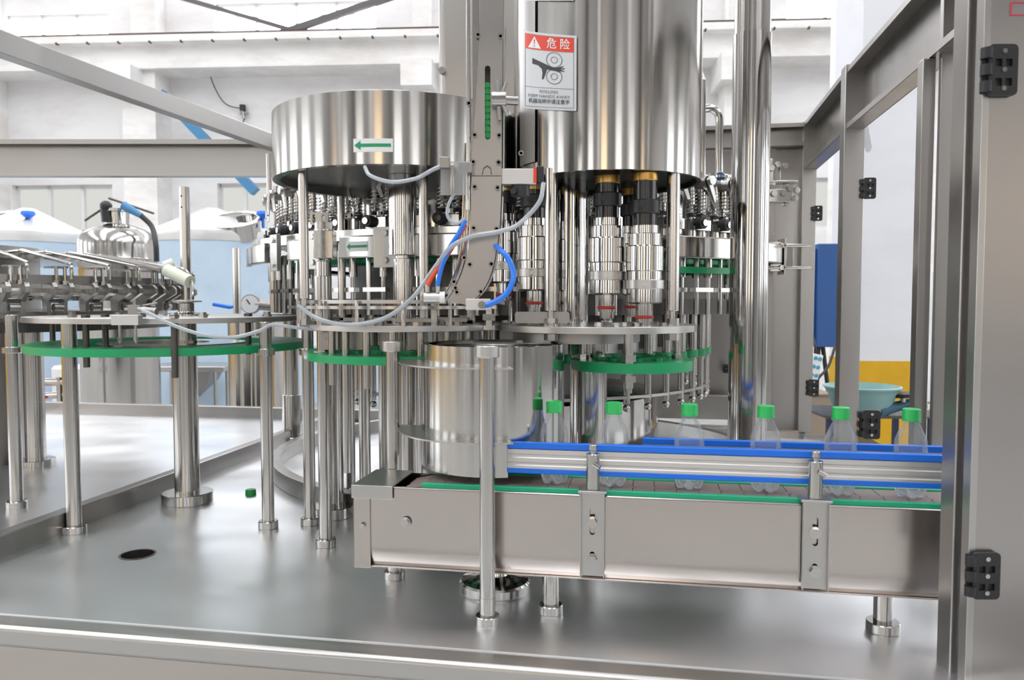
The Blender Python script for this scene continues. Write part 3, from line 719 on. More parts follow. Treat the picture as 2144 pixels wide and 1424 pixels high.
ix, iy = sw-.005, sh-.005
line(ink, -ix, -iy, ix, -iy); line(ink, -ix, iy, ix, iy); line(ink, -ix, -iy, -ix, iy); line(ink, ix, -iy, ix, iy)
line(ink, -ix, -.031, ix, -.031)
def annul(b, cx, cy, r0, r1, n=36):
    vs = [(cx+r*cos(2*pi*k/n), cy+r*sin(2*pi*k/n), W1) for r in (r0, r1) for k in range(n)]
    b.add(vs, [(k, (k+1) % n, n+(k+1) % n, n+k) for k in range(n)])
for cy_ in (.0235, -.0085):
    annul(ink, .0095, cy_, .0135, .0148); annul(ink, .0095, cy_, .0053, .0064)
wraps(ink, KR, a, zc_).build('sign_lines', 'ink_grey', stk)
hand = MB()
def poly(b, pts, w_=W1+.0002):
    bm = bmesh.new(); vv = [bm.verts.new((p[0], p[1], w_)) for p in pts]
    es = [bm.edges.new((vv[i], vv[(i+1) % len(vv)])) for i in range(len(vv))]
    bmesh.ops.triangle_fill(bm, use_beauty=True, edges=es)
    bmesh.ops.subdivide_edges(bm, edges=[e for e in bm.edges if e.calc_length() > .004], cuts=5, use_grid_fill=True)
    bmesh.ops.triangulate(bm, faces=bm.faces); bm.verts.index_update()
    b.add([tuple(v.co) for v in bm.verts], [tuple(v.index for v in f.verts) for f in bm.faces]); bm.free()
poly(hand, [(-.031, .0235), (-.014, .0175), (.004, .0100), (.010, .0085), (.018, .0100), (.026, .0130), (.0265, .0115), (.020, .0080), (.029, .0085), (.029, .0070), (.020, .0060), (.0285, .0030), (.028, .0018), (.018, .0030), (.022, .0005), (.021, -.0005), (.012, .0025), (.002, .0035), (-.004, .0045), (-.006, -.003), (-.0105, -.0150), (-.013, -.0150), (-.012, -.003), (-.013, .0045), (-.020, .0110), (-.031, .0130)])
wraps(hand, KR, a, zc_).build('hand_symbol', 'ink', stk)
red = wraps(grid2(MB(), -ix, ix, .040, .0675, W1+.0001, 24), KR, a, zc_).build('red_header', 'sign_red', stk)
tri = MB(); poly(tri, [(-.039, .0425), (-.0145, .0425), (-.0268, .0650)], W1+.0005); wraps(tri, KR, a, zc_).build('triangle', 'sticker_white', stk)
ex = MB(); poly(ex, [(-.0280, .0590), (-.0256, .0590), (-.0262, .0495), (-.0274, .0495)], W1+.0008); poly(ex, circ(-.0268, .0465, .0013, 10), W1+.0008); wraps(ex, KR, a, zc_).build('exclamation_mark', 'sign_red', stk)
def text(body, cx, cy, size, mat, parent, name, R, ac, zc, w_=W1+.0006, bold=0, wid=None):
    cu = bpy.data.curves.new(name, 'FONT'); cu.body = body; cu.size = size; cu.align_x = 'CENTER'; cu.align_y = 'CENTER'; cu.offset = bold; cu.resolution_u = 3
    o = bpy.data.objects.new(name, cu); C.objects.link(o)
    bpy.context.view_layer.update()
    me = bpy.data.meshes.new_from_object(o.evaluated_get(bpy.context.evaluated_depsgraph_get())); bpy.data.objects.remove(o); bpy.data.curves.remove(cu)
    b = MB(); xs = [v.co.x for v in me.vertices] or [0, 1]
    k = wid/(max(xs)-min(xs)) if wid else 1
    b.v = [(cx+v.co.x*k, cy+v.co.y, w_) for v in me.vertices]; b.f = [tuple(p.vertices) for p in me.polygons]
    if R: wraps(b, R, ac, zc)
    return b.build(name, mat, parent)
text('危 险', .017, .0535, .0215, 'sticker_white', stk, 'danger_characters', KR, a, zc_, W1+.0008, .0002, .042)
text('ROLLING', 0, -.0385, .0085, 'ink_grey', stk, 'rolling_text', KR, a, zc_, wid=.034)
text('KEEP HANDS AWAY', 0, -.0475, .0085, 'ink_grey', stk, 'keep_hands_text', KR, a, zc_, wid=.077)
text('机器运转中请注意手', 0, -.0575, .0095, 'ink', stk, 'chinese_text', KR, a, zc_, bold=.0001, wid=.076)
a2 = a; z2 = zcyl(1142, 6, KR, kc)-1
s2 = wraps(grid2(MB(), -.044, .044, 0, .12, .0045, 24), KR, a2, z2).build('upper_sticker', 'sticker_grey', t)
ink = MB(); line(ink, -.039, .005, .039, .005); line(ink, -.039, .005, -.039, .115); line(ink, .039, .005, .039, .115); line(ink, -.004, .005, -.004, .115); wraps(ink, KR, a2, z2).build('sign_lines', 'ink_grey', s2)
# green guide under the capper
gp = at(1322, 765, 1.78)
t = thing('capper_neck_guide', 'round green neck guide hanging on a rod beneath the capper', 'neck guide', (gp.x, gp.y, 1.0))
zg = at(1322, 760, 1.78).z-1
MB().ann(.06, .137, zg-.013, zg+.009, 64).build('guide_ring', 'green_plastic', t)
b = MB()
for k in range(10):
    a = 2*pi*k/10; b.ann(.018, .030, zg+.009, zg+.016, 12, a+pi*.5, a+pi*1.5, .085*cos(a), .085*sin(a)).cut()
b.build_each('star_pocket', 'green_plastic', t)
q = at(1316, 740, 1.66)-gp
MB().cyl(.0105, zg-.045, .53, 20, q.x, q.y).build('hanger_rod', 'tube_steel', t)
MB().hexn(.016, zg+.012, zg+.027, q.x, q.y).cut().hexn(.016, zg-.032, zg-.017, q.x, q.y).cyl(.008, zg-.055, zg-.03, 12, q.x, q.y).cut().build_each('nut', 'cast_steel', t)
for px, D in ((1220, 1.78), (1262, 1.88), (1418, 1.80)):
    q = at(px, 740, D)-gp; MB().cyl(.0085, zg, .53, 16, q.x, q.y).hexn(.013, zg+.009, zg+.02, q.x, q.y).build('hanger_rod', 'tube_steel', t)
# ---------------------------------------------------------------- FILLER
FD = 2.95; fc = at(1085, 700, FD)
t = thing('filler_tray', 'low round steel drip tray with upright rim around the filler', 'tray', (fc.x, fc.y, 1.0))
MB().ann(.865, .90, 0, .055, 160).build('rim', 'frame_steel', t, .002)
MB().cyl(.865, .001, .006, 96).build('tray_floor', 'deck_steel', t)
t = thing('filler_carousel', 'large filling carousel ringed with spring valves and lifting rods', 'filling machine', (fc.x, fc.y, 1.006))
NF = 52; o0 = 1.006
MB().lathe([(.001, 0), (.52, 0), (.52, .262), (.50, .27), (.001, .27)], 96).build('lower_drum', 'mirror_steel', t)
MB().cyl(.30, .27, .44, 64).cyl(.58, .44, .60, 64).build('shade_drum', 'dark_steel', t)  # wide dark drum added to stand for the shaded interior below the band
MB().ann(.60, .85, .555, .60, 96).build('clamp_ring', 'dark_steel', t)
MB().lathe([(.60, .60), (.60, .73), (.80, .735), (.80, .775), (.60, .78)], 96).build('lower_rim', 'dark_steel', t)
MB().lathe([(.001, .775), (.70, .775), (.70, .95), (.62, .96), (.001, .965)], 96).build('bowl', 'mirror_steel', t)
MB().ann(.83, .85, .925, .94, 96).build('manifold_rail', 'machined_steel', t)
MB().ann(.66, .675, .41, .432, 120).build('neck_star', 'green_plastic', t)
MB().lathe([(.74, .700), (.865, .700), (.865, .712), (.74, .712)], 120).build('green_track', 'green_plastic', t)
MB().cyl(.07, .96, 1.5, 32).build('feed_pipe', 'mirror_steel', t)
ang = [a for a in (2*pi*k/NF+.03 for k in range(NF)) if sin(a) < .35]
# filling valve station, built at angle 0 (radius along +x), valve radius .86
v = MB().cyl(.014, .775, .83, 14, .86, .012).cyl(.014, .775, .83, 14, .86, -.03).cbox(.862, -.01, .808, .05, .066, .028).build('valve_body', 'machined_steel', t)
MB().cyl(.0105, .865, .925, 12, .86, .014).cyl(.0105, .865, .925, 12, .86, -.03).cyl(.006, .82, .95, 10, .86, .014).cyl(.006, .82, .95, 10, .86, -.03).build('stem', 'tube_steel', v)
MB().spring(.0135, .835, .905, 7, .0016, .86, .014).spring(.0135, .835, .905, 7, .0016, .86, -.03).build('spring', 'machined_steel', v)
MB().cyl(.015, .820, .842, 14, .86, .014, r2=.010).cyl(.015, .820, .842, 14, .86, -.03, r2=.010).rod((.88, -.028, .812), (.905, -.028, .812), .017, 16).build('rubber_boot', 'rubber', v)
MB().rod((.905, -.028, .812), (.911, -.028, .812), .009, 12).cut().hexn(.008, .825, .838, .88, .0).cut().build_each('bolt', 'machined_steel', v)
MB().rod((.80, .0, .93), (.895, .0, .93), .016, 14).rod((.86, -.045, .935), (.86, .045, .935), .011, 12).hexn(.012, .935, .955, .89, .02).build('valve_head', 'cast_steel', v)
MB().prism([(-.012, .945), (.012, .945), (.012, .92), (.030, .875), (.020, .872), (-.004, .918)], (), .898, .903, 'x').rod((.90, 0, .932), (.912, 0, .932), .013, 14).build('lever', 'plate_steel', v)
MB().cyl(.007, .555, .735, 10, .885, .015).cyl(.007, .555, .735, 10, .885, -.035).cyl(.012, .66, .735, 12, .885, .015).cbox(.885, -.01, .625, .022, .075, .012).build('guide_rod', 'tube_steel', v)
spin(v, t, ang)
ang2 = [a for a in (2*pi*k/NF for k in range(NF)) if sin(a) < .30]
l = MB().cyl(.0105, .285, .50, 14, .69).cyl(.014, .40, .555, 14, .69).cyl(.006, .27, .29, 10, .69).build('lifter', 'tube_steel', t)
MB().ball((.69, 0, .272), .012).hexn(.011, .283, .295, .69).build('roller', 'machined_steel', l)
MB().cbox(.69, .041, .305, .014, .080, .009).build('crossbar', 'plate_steel', l)
MB().cbox(.665, .041, .475, .006, .040, .075).boltf((.66, .03, .49), .003, .002).build('bottle_plate', 'aluminium', l)
MB().ann(.016, .034, .410, .434, 10, -pi/2, pi/2, .672, 0).build('neck_pocket', 'green_plastic', l)
spin(l, t, ang2)
# guard band round the filler
t = thing('filler_guard_band', 'polished curved guard band around the filler with green arrow sticker', 'guard band', (fc.x, fc.y, 1.006))
BR = .968
def band(px0, px1, R=BR, z0_=None, name='band_panel'):
    a0_ = sticker_angle2(px0, R, fc); a1_ = sticker_angle2(px1, R, fc)
    MB().ann(R-.016, R, .708, .767, max(4, int((a1_-a0_)*60)), a0_, a1_).build(name, 'drum_steel', t, .004)
def sticker_angle2(px, R, c):
    u = (px-CX)/F
    return min((abs((c.x+R*cos(-pi*1.05+k*pi*1.1/3000))/(c.y+R*sin(-pi*1.05+k*pi*1.1/3000))-u), -pi*1.05+k*pi*1.1/3000) for k in range(3000))[1]
for p0, p1 in ((486, 556), (603, 634), (712, 786), (830, 1000), (1416, 1530), (1600, 1622)): band(p0, p1)
a0_ = sticker_angle2(500, BR-.02, fc); a1_ = sticker_angle2(1000, BR-.02, fc)
MB().ann(BR-.05, BR-.02, .757, .785, 60, a0_, a1_).build('band_backing', 'machined_steel', t)
a0_ = sticker_angle2(1400, BR-.02, fc); a1_ = sticker_angle2(1540, BR-.02, fc)
MB().ann(BR-.05, BR-.02, .735, .757, 24, a0_, a1_).build('band_backing', 'machined_steel', t)
MB().ann(BR-.03, BR-.002, .668, .685, 24, a0_, a1_).build('green_strip', 'green_plastic', t)
for px, w_ in ((580, .026), (662, .03), (812, .045)):
    a = sticker_angle2(px, BR+.005, fc); b = MB().at(rz=a+pi/2)
    b.cbox(0, -BR-.006, .733, w_*1.6, .014, .105)
    for dz in (-.034, .036): b.boltf((0, -BR-.012, .733+dz), .009, .007)
    b.build('band_bracket', 'plate_steel', t, .001)
a = sticker_angle2(749, BR, fc)
s_ = wrap(grid2(MB(), -.036, .036, -.013, .013, .0008), BR, a, .738).build('arrow_sticker', 'sticker_white', t)
wrap(grid2(MB(), -.022, .034, -.0034, .0034, .0012).add([(-.034, 0, .0012), (-.022, -.009, .0012), (-.022, .009, .0012)], [(0, 1, 2)]), BR, a, .738).build('arrow', 'arrow_green', s_)
# stepped-post head: nut and clamp block
q = at(682, 520, 1.915)
t = thing('clamp_head', 'square clamp block and big hexagonal nut topping the stepped post', 'clamp', (q.x, atz(682, 1143).y, at(682, 546, 1.915).z))
q = at(683, 520, 1.915)
MB().cbox(.004, 0, .037, .046, .044, .066).build('block', 'machined_steel', t, .0015)
MB().hexn(.021, .072, .090).cyl(.022, .069, .073, 24).build('nut', 'machined_steel', t)
MB().prism([(-.04, .088), (.005, .088), (.005, .118), (-.04, .118)], [slot(-.03, .103, .007, .022), slot(-.008, .103, .007, .022)], .03, .034, 'y').build('slotted_plate', 'plate_steel', t)
# ---------------------------------------------------------------- CAP CHUTE
CD_ = 1.50
def pp(px, py, D=CD_): q = at(px, py, D); return (q.x, q.z)
Rt = [(1056, -60), (1053, 60), (1051, 215), (1050, 369), (1047, 460), (1041, 512), (1029, 570), (1008, 612), (976, 639)]
Lf = [(936, 629), (953, 603), (971, 559), (981, 512), (985, 460), (987, 369), (990, 300), (996, 215), (1004, 60), (1005, -60)]
def smooth(P, n=5):
    Q = [P[0]]+P+[P[-1]]; out = []
    for i in range(1, len(Q)-2):
        for k in range(n):
            tt = k/n; a_, b2, c_, d_ = Q[i-1], Q[i], Q[i+1], Q[i+2]
            out.append(tuple(.5*(2*b2[j]+(c_[j]-a_[j])*tt+(2*a_[j]-5*b2[j]+4*c_[j]-d_[j])*tt*tt+(3*b2[j]-a_[j]-3*c_[j]+d_[j])*tt**3) for j in (0, 1)))
    return out+[P[-1]]
t = thing('cap_chute', 'curved brushed steel cap chute sweeping down between the two drums', 'chute', (0, 0, 0))
outl = [pp(*p) for p in smooth(Rt)]+[pp(*p) for p in smooth(Lf)]
sl = slot(*pp(1021, 215), .0105, .138)
MB().prism(outl, [sl], CD_, CD_+.003, 'y').build('front_plate', 'chute_steel', t)
MB().prism(outl, (), CD_+.038, CD_+.041, 'y').build('back_plate', 'dark_steel', t)
b = MB()
for dx, D, r in ((-5, CD_+.004, .0028), (-10, CD_+.014, .0032), (-15, CD_+.028, .0028)):
    b.tube([at(p[0]+dx, p[1]+abs(dx)*.35*(1 if p[1] > 500 else 0), D) for p in Lf[:7]], r, 8, 5)
b.tube([at(981, 440, CD_+.004), at(981, 0, CD_+.004), at(981, -60, CD_+.004)], .0045, 12, 0)
b.tube([at(p[0]+3, p[1], CD_+.02) for p in Rt[1:]], .0028, 8, 5)
b.build('side_rail', 'tube_steel', t)
b = MB().box(at(989, 0, CD_).x, at(1003, 0, CD_).x, CD_+.004, CD_+.012, pp(0, 350)[1], pp(0, -60)[1])
b.build('upper_edge_plate', 'machined_steel', t)
b = MB()
for px, py in ((991, 340), (1044, 341), (994, 284), (1045, 285), (994, 392), (1042, 394), (992, 478), (1040, 480), (984, 554), (1029, 553), (957, 612), (1007, 611), (1048, 78), (1001, 75), (972, 540), (951, 590), (954, 603), (982, 218), (1091, 322)):
    q = at(px, py, CD_); b.boltf((q.x, CD_, q.z), .0052, .007, 16).boltf((q.x, CD_-.005, q.z), .0030, .002, 6).cut()
b.build_each('screw', 'machined_steel', t)
MB().prism([pp(1009, 366), pp(1012, 352), pp(1020, 346), pp(1028, 352), pp(1030, 366), pp(1028, 366), pp(1027, 354), pp(1020, 349), pp(1013, 354), pp(1011, 366)], (), CD_-.0012, CD_, 'y').box(pp(988, 0)[0], pp(1050, 0)[0], CD_-.0008, CD_, pp(0, 369)[1], pp(0, 367.5)[1]).build('joint_gap', 'dark_steel', t)
# clamp knob over the slot
q = at(1046, 213, CD_)
k_ = MB().rod((q.x-.014, CD_-.018, q.z), (q.x+.012, CD_-.018, q.z), .0145, 20).rod((q.x+.01, CD_-.018, q.z-.002), (q.x+.035, CD_-.018, q.z-.003), .008, 14).rod((q.x, CD_, q.z), (q.x, CD_-.02, q.z), .01).build('clamp_knob', 'machined_steel', t)
b = MB()
for dx, dz, a_ in ((-.004, .022, .2), (.010, .018, -.3), (-.002, -.028, .1), (.012, -.02, .4)): b.rod((q.x+dx*.5, CD_-.022, q.z+dz*.5), (q.x+dx+.003, CD_-.022, q.z+dz+.012*(1 if dz > 0 else -1)), .0035, 8)
b.build('knob_arm', 'cast_steel', k_)
b = MB(); zt = pp(0, 300)[1]
for k in range(9): q2 = at(1021, 285-k*13, CD_+.02); b.rod((q2.x, CD_+.010, q2.z), (q2.x, CD_+.028, q2.z), .0055, 20)
tag(b.build('green_caps', 'cap_green'), 'row of green caps waiting inside the chute behind its slot', 'caps')['kind'] = 'stuff'
t2 = t
# air valve arm to the right of the chute
q0 = at(1050, 368, CD_); q1 = at(1128, 366, CD_)
t = thing('cap_release_arm', 'short aluminium arm with black and red end on the cap chute', 'actuator', (0, 0, 0))
MB().box(q0.x, q1.x-.005, CD_+.004, CD_+.030, at(0, 385, CD_).z, at(0, 352, CD_).z).build('arm', 'aluminium', t, .001)
MB().box(q1.x-.010, q1.x-.004, CD_+.002, CD_+.031, at(0, 382, CD_).z, at(0, 350, CD_).z).build('red_band', 'sign_red', t)
MB().box(q1.x-.004, q1.x+.010, CD_+.003, CD_+.03, at(0, 382, CD_).z, at(0, 347, CD_).z).build('end_block', 'black_plastic', t, .002)
MB().rod((at(1090, 0, CD_).x, CD_+.02, at(0, 408, CD_).z), (at(1090, 0, CD_).x, CD_+.02, at(0, 385, CD_).z), .018).rod((at(1075, 0, CD_).x, CD_+.014, at(0, 400, CD_).z), (at(1075, 0, CD_).x, CD_-.002, at(0, 400, CD_).z), .006).build('solenoid', 'black_plastic', t)
t = thing('sensor_mount', 'clear sensor bracket bolted to the left side of the chute', 'sensor', (0, 0, 0))
q = at(945, 372, 1.47)
MB().box(q.x-.02, q.x+.03, 1.47, 1.474, q.z-.032, q.z+.030).build('clear_plate', 'clear_plastic', t)
MB().box(q.x+.000, q.x+.006, 1.455, 1.47, q.z-.034, q.z+.022).build('sensor_bar', 'machined_steel', t, .001)
MB().box(q.x+.012, q.x+.038, 1.474, 1.50, q.z+.010, q.z+.030).cbox(q.x-.012, 1.465, q.z+.026, .018, .02, .02).build('bracket', 'cast_steel', t, .001)
# hoses
def hose(pts, r, mat, name, label, cat='hose', wp=None):
    o = MB().tube([at(*p) for p in pts], r, 10, 8).build(name, mat); return tag(o, label, cat)
hose([(1138, 383, 1.49), (1128, 425, 1.48), (1085, 470, 1.47), (1048, 484, 1.465), (1015, 490, 1.463), (985, 496, 1.465), (945, 517, 1.47), (912, 558, 1.5), (865, 622, 1.55), (805, 666, 1.6), (730, 680, 1.66), (668, 668, 1.68), (632, 645, 1.69), (622, 640, 1.69)], .0044, 'hose_clear', 'air_hose', 'long clear hose looping from stepped post across the chute to its arm')
hose([(665, 690, 1.80), (620, 686, 1.80), (570, 680, 1.80), (545, 692, 1.80), (490, 706, 1.80), (430, 702, 1.80), (365, 682, 1.80), (310, 655, 1.80), (296, 648, 1.81)], .0042, 'hose_clear', 'air_hose', 'clear hose sagging before the left round plate')
hose([(764, 350, 1.62), (776, 368, 1.58), (820, 381, 1.55), (870, 374, 1.52), (905, 356, 1.48), (925, 348, 1.465)], .004, 'hose_clear', 'air_hose', 'clear hose under the small drum running to the sensor bracket')
hose([(951, 405, 1.46), (938, 432, 1.46), (938, 455, 1.46), (955, 468, 1.46), (972, 458, 1.465)], .003, 'hose_clear', 'air_hose', 'thin clear hose curling below the sensor bracket')
hose([(1038, 515, 1.497), (1046, 522, 1.47), (1066, 545, 1.46), (1075, 580, 1.455), (1060, 615, 1.455), (1030, 635, 1.46), (1008, 640, 1.46)], .0055, 'blue_hose', 'blue_air_hose', 'bright blue air hose arching right of the chute foot')
hose([(974, 462, 1.48), (960, 490, 1.475), (940, 522, 1.48), (925, 558, 1.49), (916, 598, 1.50)], .0046, 'blue_hose', 'blue_air_hose', 'bright blue air hose left of the chute beside the red one')
hose([(975, 470, 1.486), (955, 505, 1.488), (930, 545, 1.495), (905, 580, 1.50), (895, 598, 1.50)], .0042, 'red_hose', 'red_air_hose', 'orange-red air hose running down left of the chute')
t = thing('air_cylinder', 'small white air cylinder joined by blue and red hoses', 'air cylinder', (0, 0, 0))
p0 = at(888, 623, 1.505); p1 = at(932, 623, 1.505)
MB().rod(p0, p1, .0095, 20).build('barrel', 'aluminium', t)
MB().rod(p1+Vector((-.01, 0, 0)), p1, .0115, 20).build('end_cap', 'sticker_white', t)
MB().rod(at(895, 612, 1.505), at(895, 596, 1.505), .0045).rod(at(917, 612, 1.505), at(917, 596, 1.505), .0045).build('fitting', 'machined_steel', t)
MB().cyl(.008, PZ, at(900, 632, 1.6).z, 12, at(905, 640, 1.72).x, 1.76).rod(p0+Vector((.0, .0, 0)), (at(905, 640, 1.72).x, 1.76, p0.z), .006).build('bracket', 'machined_steel', t)
t = thing('cap_pusher', 'grey pneumatic block at chute foot fed by the blue hose', 'actuator', (0, 0, 0))
q = at(1000, 638, 1.465)
MB().box(q.x-.022, q.x+.024, 1.462, 1.485, q.z-.010, q.z+.011).build('block', 'aluminium', t, .001)
MB().rod((q.x+.008, 1.462, q.z), (q.x+.008, 1.452, q.z), .007).build('fitting', 'machined_steel', t)
MB().cyl(.006, PZ, q.z+.0, 12, q.x+.02, 1.50).hexn(.012, q.z-.03, q.z-.018, q.x+.02, 1.50).cyl(.012, PZ, PZ+.008, 14, q.x+.02, 1.50).build('stand', 'machined_steel', t)
# duct behind
p0 = at(918, 100, 2.40); p1 = at(1090, 100, 2.40)
t = thing('lift_duct', 'tall plain steel duct rising behind the small drum', 'duct', (p0.x, 2.40, 1.96))
MB().box(0, p1.x-p0.x, 0, .2, 0, 1.3).build('duct_body', 'plate_steel', t, .02)
MB().rod((.012, 0, .33), (.012, -.02, .33), .010).build('bolt', 'cast_steel', t)
# ---------------------------------------------------------------- TALL COLUMN right of the capper
p = at(1566, 700, 2.05)
t = thing('lift_column', 'tall shiny steel column rising full height right of the capper', 'column', (p.x, p.y, 1.0))
zj = at(1566, 75, 2.05).z-1
MB().cyl(.0485, .02, zj, 64).cyl(.075, 0, .022, 48, ch=.002).build('shaft', 'mirror_steel', t)
MB().cyl(.0455, zj-.01, 1.7, 64).build('upper_sleeve', 'tube_steel', t)
MB().cyl(.010, .02, .85, 20, .052, .06).cyl(.02, 0, .02, 20, .052, .06).build('guide_rod', 'tube_steel', t)
# bent pipe behind the capper
t = thing('vent_pipe', 'bent polished pipe rising behind the capper drum on its right', 'pipe', (0, 0, 0))
MB().tube([at(1472, 520, 2.5), at(1472, 200, 2.5), at(1472, 170, 2.5), at(1466, 150, 2.52)], .0085, 12, 4).build('thin_pipe', 'mirror_steel', t)
MB().tube([at(1470, 228, 2.55), at(1488, 227, 2.55), at(1500, 234, 2.55), at(1506, 250, 2.55), at(1506, 300, 2.55), at(1506, 370, 2.55)], .0125, 14, 6).build('bent_pipe', 'mirror_steel', t)
q = at(1500, 370, 2.55)
MB().cyl(.060, q.z-.055, q.z, 32, q.x, 2.55, ch=.003).cyl(.066, q.z-.012, q.z-.004, 32, q.x, 2.55).build('valve_housing', 'mirror_steel', t)
MB().boltf((q.x-.004, 2.492, q.z-.01), .018, .002, 28).build('round_badge', 'sticker_white', t)
MB().boltf((q.x-.004, 2.490, q.z-.01), .0145, .002, 28).build('badge_face', 'blue_paint', t)
# lever handle
q = at(1480, 388, 2.25)
t = thing('lever_handle', 'polished two-armed valve lever right of the capper drum', 'lever', (q.x, 2.25, q.z))
MB().rod((0, .02, 0), (0, -.015, 0), .017, 24).build('boss', 'mirror_steel', t)
b = MB().at(ry=-radians(35)); b.prism(slot(0, .032, .016, .075), (), -.008, -.003, 'y'); b.at(ry=radians(158)); b.prism(slot(0, .032, .016, .075), (), -.013, -.008, 'y'); b.build('arm', 'plate_steel', t)
MB().rod((0, .02, 0), (0, .13, -.01), .02, 16).rod((0, .12, 0), (-.0, .12, -.26), .012, 12).build('valve_stub', 'dark_steel', t)
# adjusting clamp right of the tall column
def gadget(px, py, D, label):
    q = at(px, py, D); t = thing('adjusting_clamp', label, 'clamp', (q.x, D, q.z)); return t
t = gadget(1632, 538, 2.45, 'square adjusting clamp with two long screws on the frame post')
MB().box(-.035, .0, -.02, .02, -.045, .045).box(.004, .012, -.03, .03, -.055, .055).box(.016, .036, -.02, .02, -.04, .04).build('plates', 'machined_steel', t, .001)
MB().rod((-.08, -.02, .034), (.09, -.02, .034), .005).rod((-.08, -.02, -.034), (.09, -.02, -.034), .005).boltf((-.0, -.02, .034), .009, .01).boltf((0, -.02, -.034), .009, .01).build('screw', 'tube_steel', t)
t = gadget(1628, 388, 2.5, 'upper bolted clamp cluster between tall column and frame post')
MB().box(-.04, .055, -.03, .03, .005, .011).box(-.04, .04, -.025, .02, -.055, -.015).box(-.01, .006, -.01, .01, .011, .07).box(.02, .034, -.015, .015, -.065, .005).box(-.035, -.022, -.02, .02, .0, .08).build('plates', 'machined_steel', t, .0015)
b = MB()
for x_, z_ in ((-.02, -.03), (.01, -.028), (.03, -.015), (.045, -.045), (-.01, .06), (-.03, .05), (.012, .055), (.05, -.02)): b.boltf((x_, -.026, z_), .010, .010).cut()
b.build_each('bolt', 'machined_steel', t)
MB().box(-.03, -.012, -.01, .01, -.75, -.05).build('hanger_strip', 'plate_steel', t)
# ---------------------------------------------------------------- CABINET FRAME
FX = .70; FT = at(1780, 140, 2.72).z
t = mroot('guard_frame', 'steel guard frame of posts and channel beams at right', 'guard frame')
def fpost(x, y, w_, ztop, d_=None, zb=1.0):
    d_ = d_ or w_
    return MB().box(x, x+w_, y, y+d_, zb, ztop).build('post', 'frame_steel', t, .002)
yC = w2m(at(1780, 300, 2.72)).y; xC = w2m(at(1766, 400, 2.72)).x
yDp = w2m(at(1690, 300, 3.55)).y; xDp = w2m(at(1680, 400, 3.55)).x
fpost(xC, yC, .066, FT+.01); fpost(xDp, yDp, .06, FT+.005, .05)
pB = w2m(at(1962, 500, 1.90))
fpost(pB.x, pB.y, .055, FT, .02)
fpost(pB.x-.032, pB.y+.03, .03, FT-.21, .04)
def channel(xa, ya, xb_, yb, zt, h=.21, fw=.055, opening=-1, mat='frame_steel'):
    d = Vector((xb_-xa, yb-ya)); L = d.length; an = atan2(d.y, d.x)
    m = MB().at(xa, ya, 0, rz=an)
    m.box(0, L, -.002, .002, zt-h, zt)
    y0_, y1_ = (0, fw) if opening > 0 else (-fw, 0)
    m.box(0, L, y0_, y1_, zt-.003, zt).box(0, L, y0_, y1_, zt-h, zt-h+.003)
    yl = y1_ if opening > 0 else y0_
    m.box(0, L, yl-.0015, yl+.0015, zt-.018, zt).box(0, L, yl-.0015, yl+.0015, zt-h, zt-h+.018)
    return m
xw = xC+.062
channel(xw, .9, xw, yC+.01, FT, opening=1).build('top_beam', 'frame_steel', t)
channel(xw+.0, yC+.06, xDp+.06, yDp+.01, FT, opening=1).build('top_beam', 'frame_steel', t)
xr = w2m(at(1455, 300, 3.6)).x
channel(xr-1.1, yDp+.03, xDp, yDp+.03, FT-.005, .10, .05, -1).build('rear_beam', 'frame_steel', t)
for pxa, pxb, D in ((1622, 1682, 3.62),):
    a_ = w2m(at(pxa, 400, D)); c_ = w2m(at(pxb, 400, D))
    MB().box(a_.x, c_.x, a_.y, a_.y+.02, 1.0, FT-.01).box(a_.x-.02, a_.x, a_.y-.02, a_.y+.02, 1.0, FT-.01).build('rear_panel', 'frame_steel', t)
a_ = w2m(at(1300, 840, 3.62)); c_ = w2m(at(1530, 840, 3.62))
MB().box(a_.x, c_.x, a_.y, a_.y+.04, 1.06, 1.17).box(a_.x, c_.x, a_.y-.05, a_.y+.04, 1.0, 1.03).build('rear_sill', 'frame_steel', t, .002)
a_ = w2m(at(1185, 840, 3.95)); c_ = w2m(at(1530, 840, 3.95))
MB().box(a_.x, xDp, yDp+.06, yDp+.065, 1.06, FT-.10).build('rear_sheet', 'frame_steel', t)
MB().box(xC+.045, xDp+.3, .95, backy, .95, .99).build('sill', 'frame_steel', t)
# hinges on the posts
def hinge(parent, x, y, z, s, rz=0, flip=1):
    h = MB().at(x, y, z, rz=rz).prism(rrect(.006*s, .052*s, -.040*s, .040*s, .008*s), [rrect((.016+a_*.016)*s, (.027+a_*.016)*s, (b2-.007)*s, (b2+.005)*s, .001*s, 2) for a_ in (0, 1) for b2 in (-.018, .012)], -.010*s, -.002*s, 'y').build('hinge', 'black_plastic', parent, .001*s)
    b = MB().at(x, y, z, rz=rz).box(-.002*s, .05*s, -.004*s, 0, -.036*s, .036*s)
    for k in (-1, 0, 1): b.cyl(.009*s, (k*.026-.0085)*s, (k*.026+.0085)*s, 16, .004*s, -.006*s)
    b.build('knuckle', 'black_plastic', h)
    b = MB().at(x, y, z, rz=rz)
    for k in (-.029, 0, .029): b.boltf((.030*s, -.0105*s, k*s), .004*s, .001*s, 10)
    b.build('screw', 'machined_steel', h)
for px, py, mx_, s in ((1803, 395, 0, .9), (1800, 888, 0, 1.25), (1700, 447, 1, .85), (1690, 812, 1, .95)):
    yy = yC if mx_ == 0 else yDp
    q = atm(px, py, yy-.004); hinge(t, q.x, yy-.002, q.z, s)
q = atm(1514, 772, yDp); hinge(t, q.x, yDp-.0, q.z, .5)
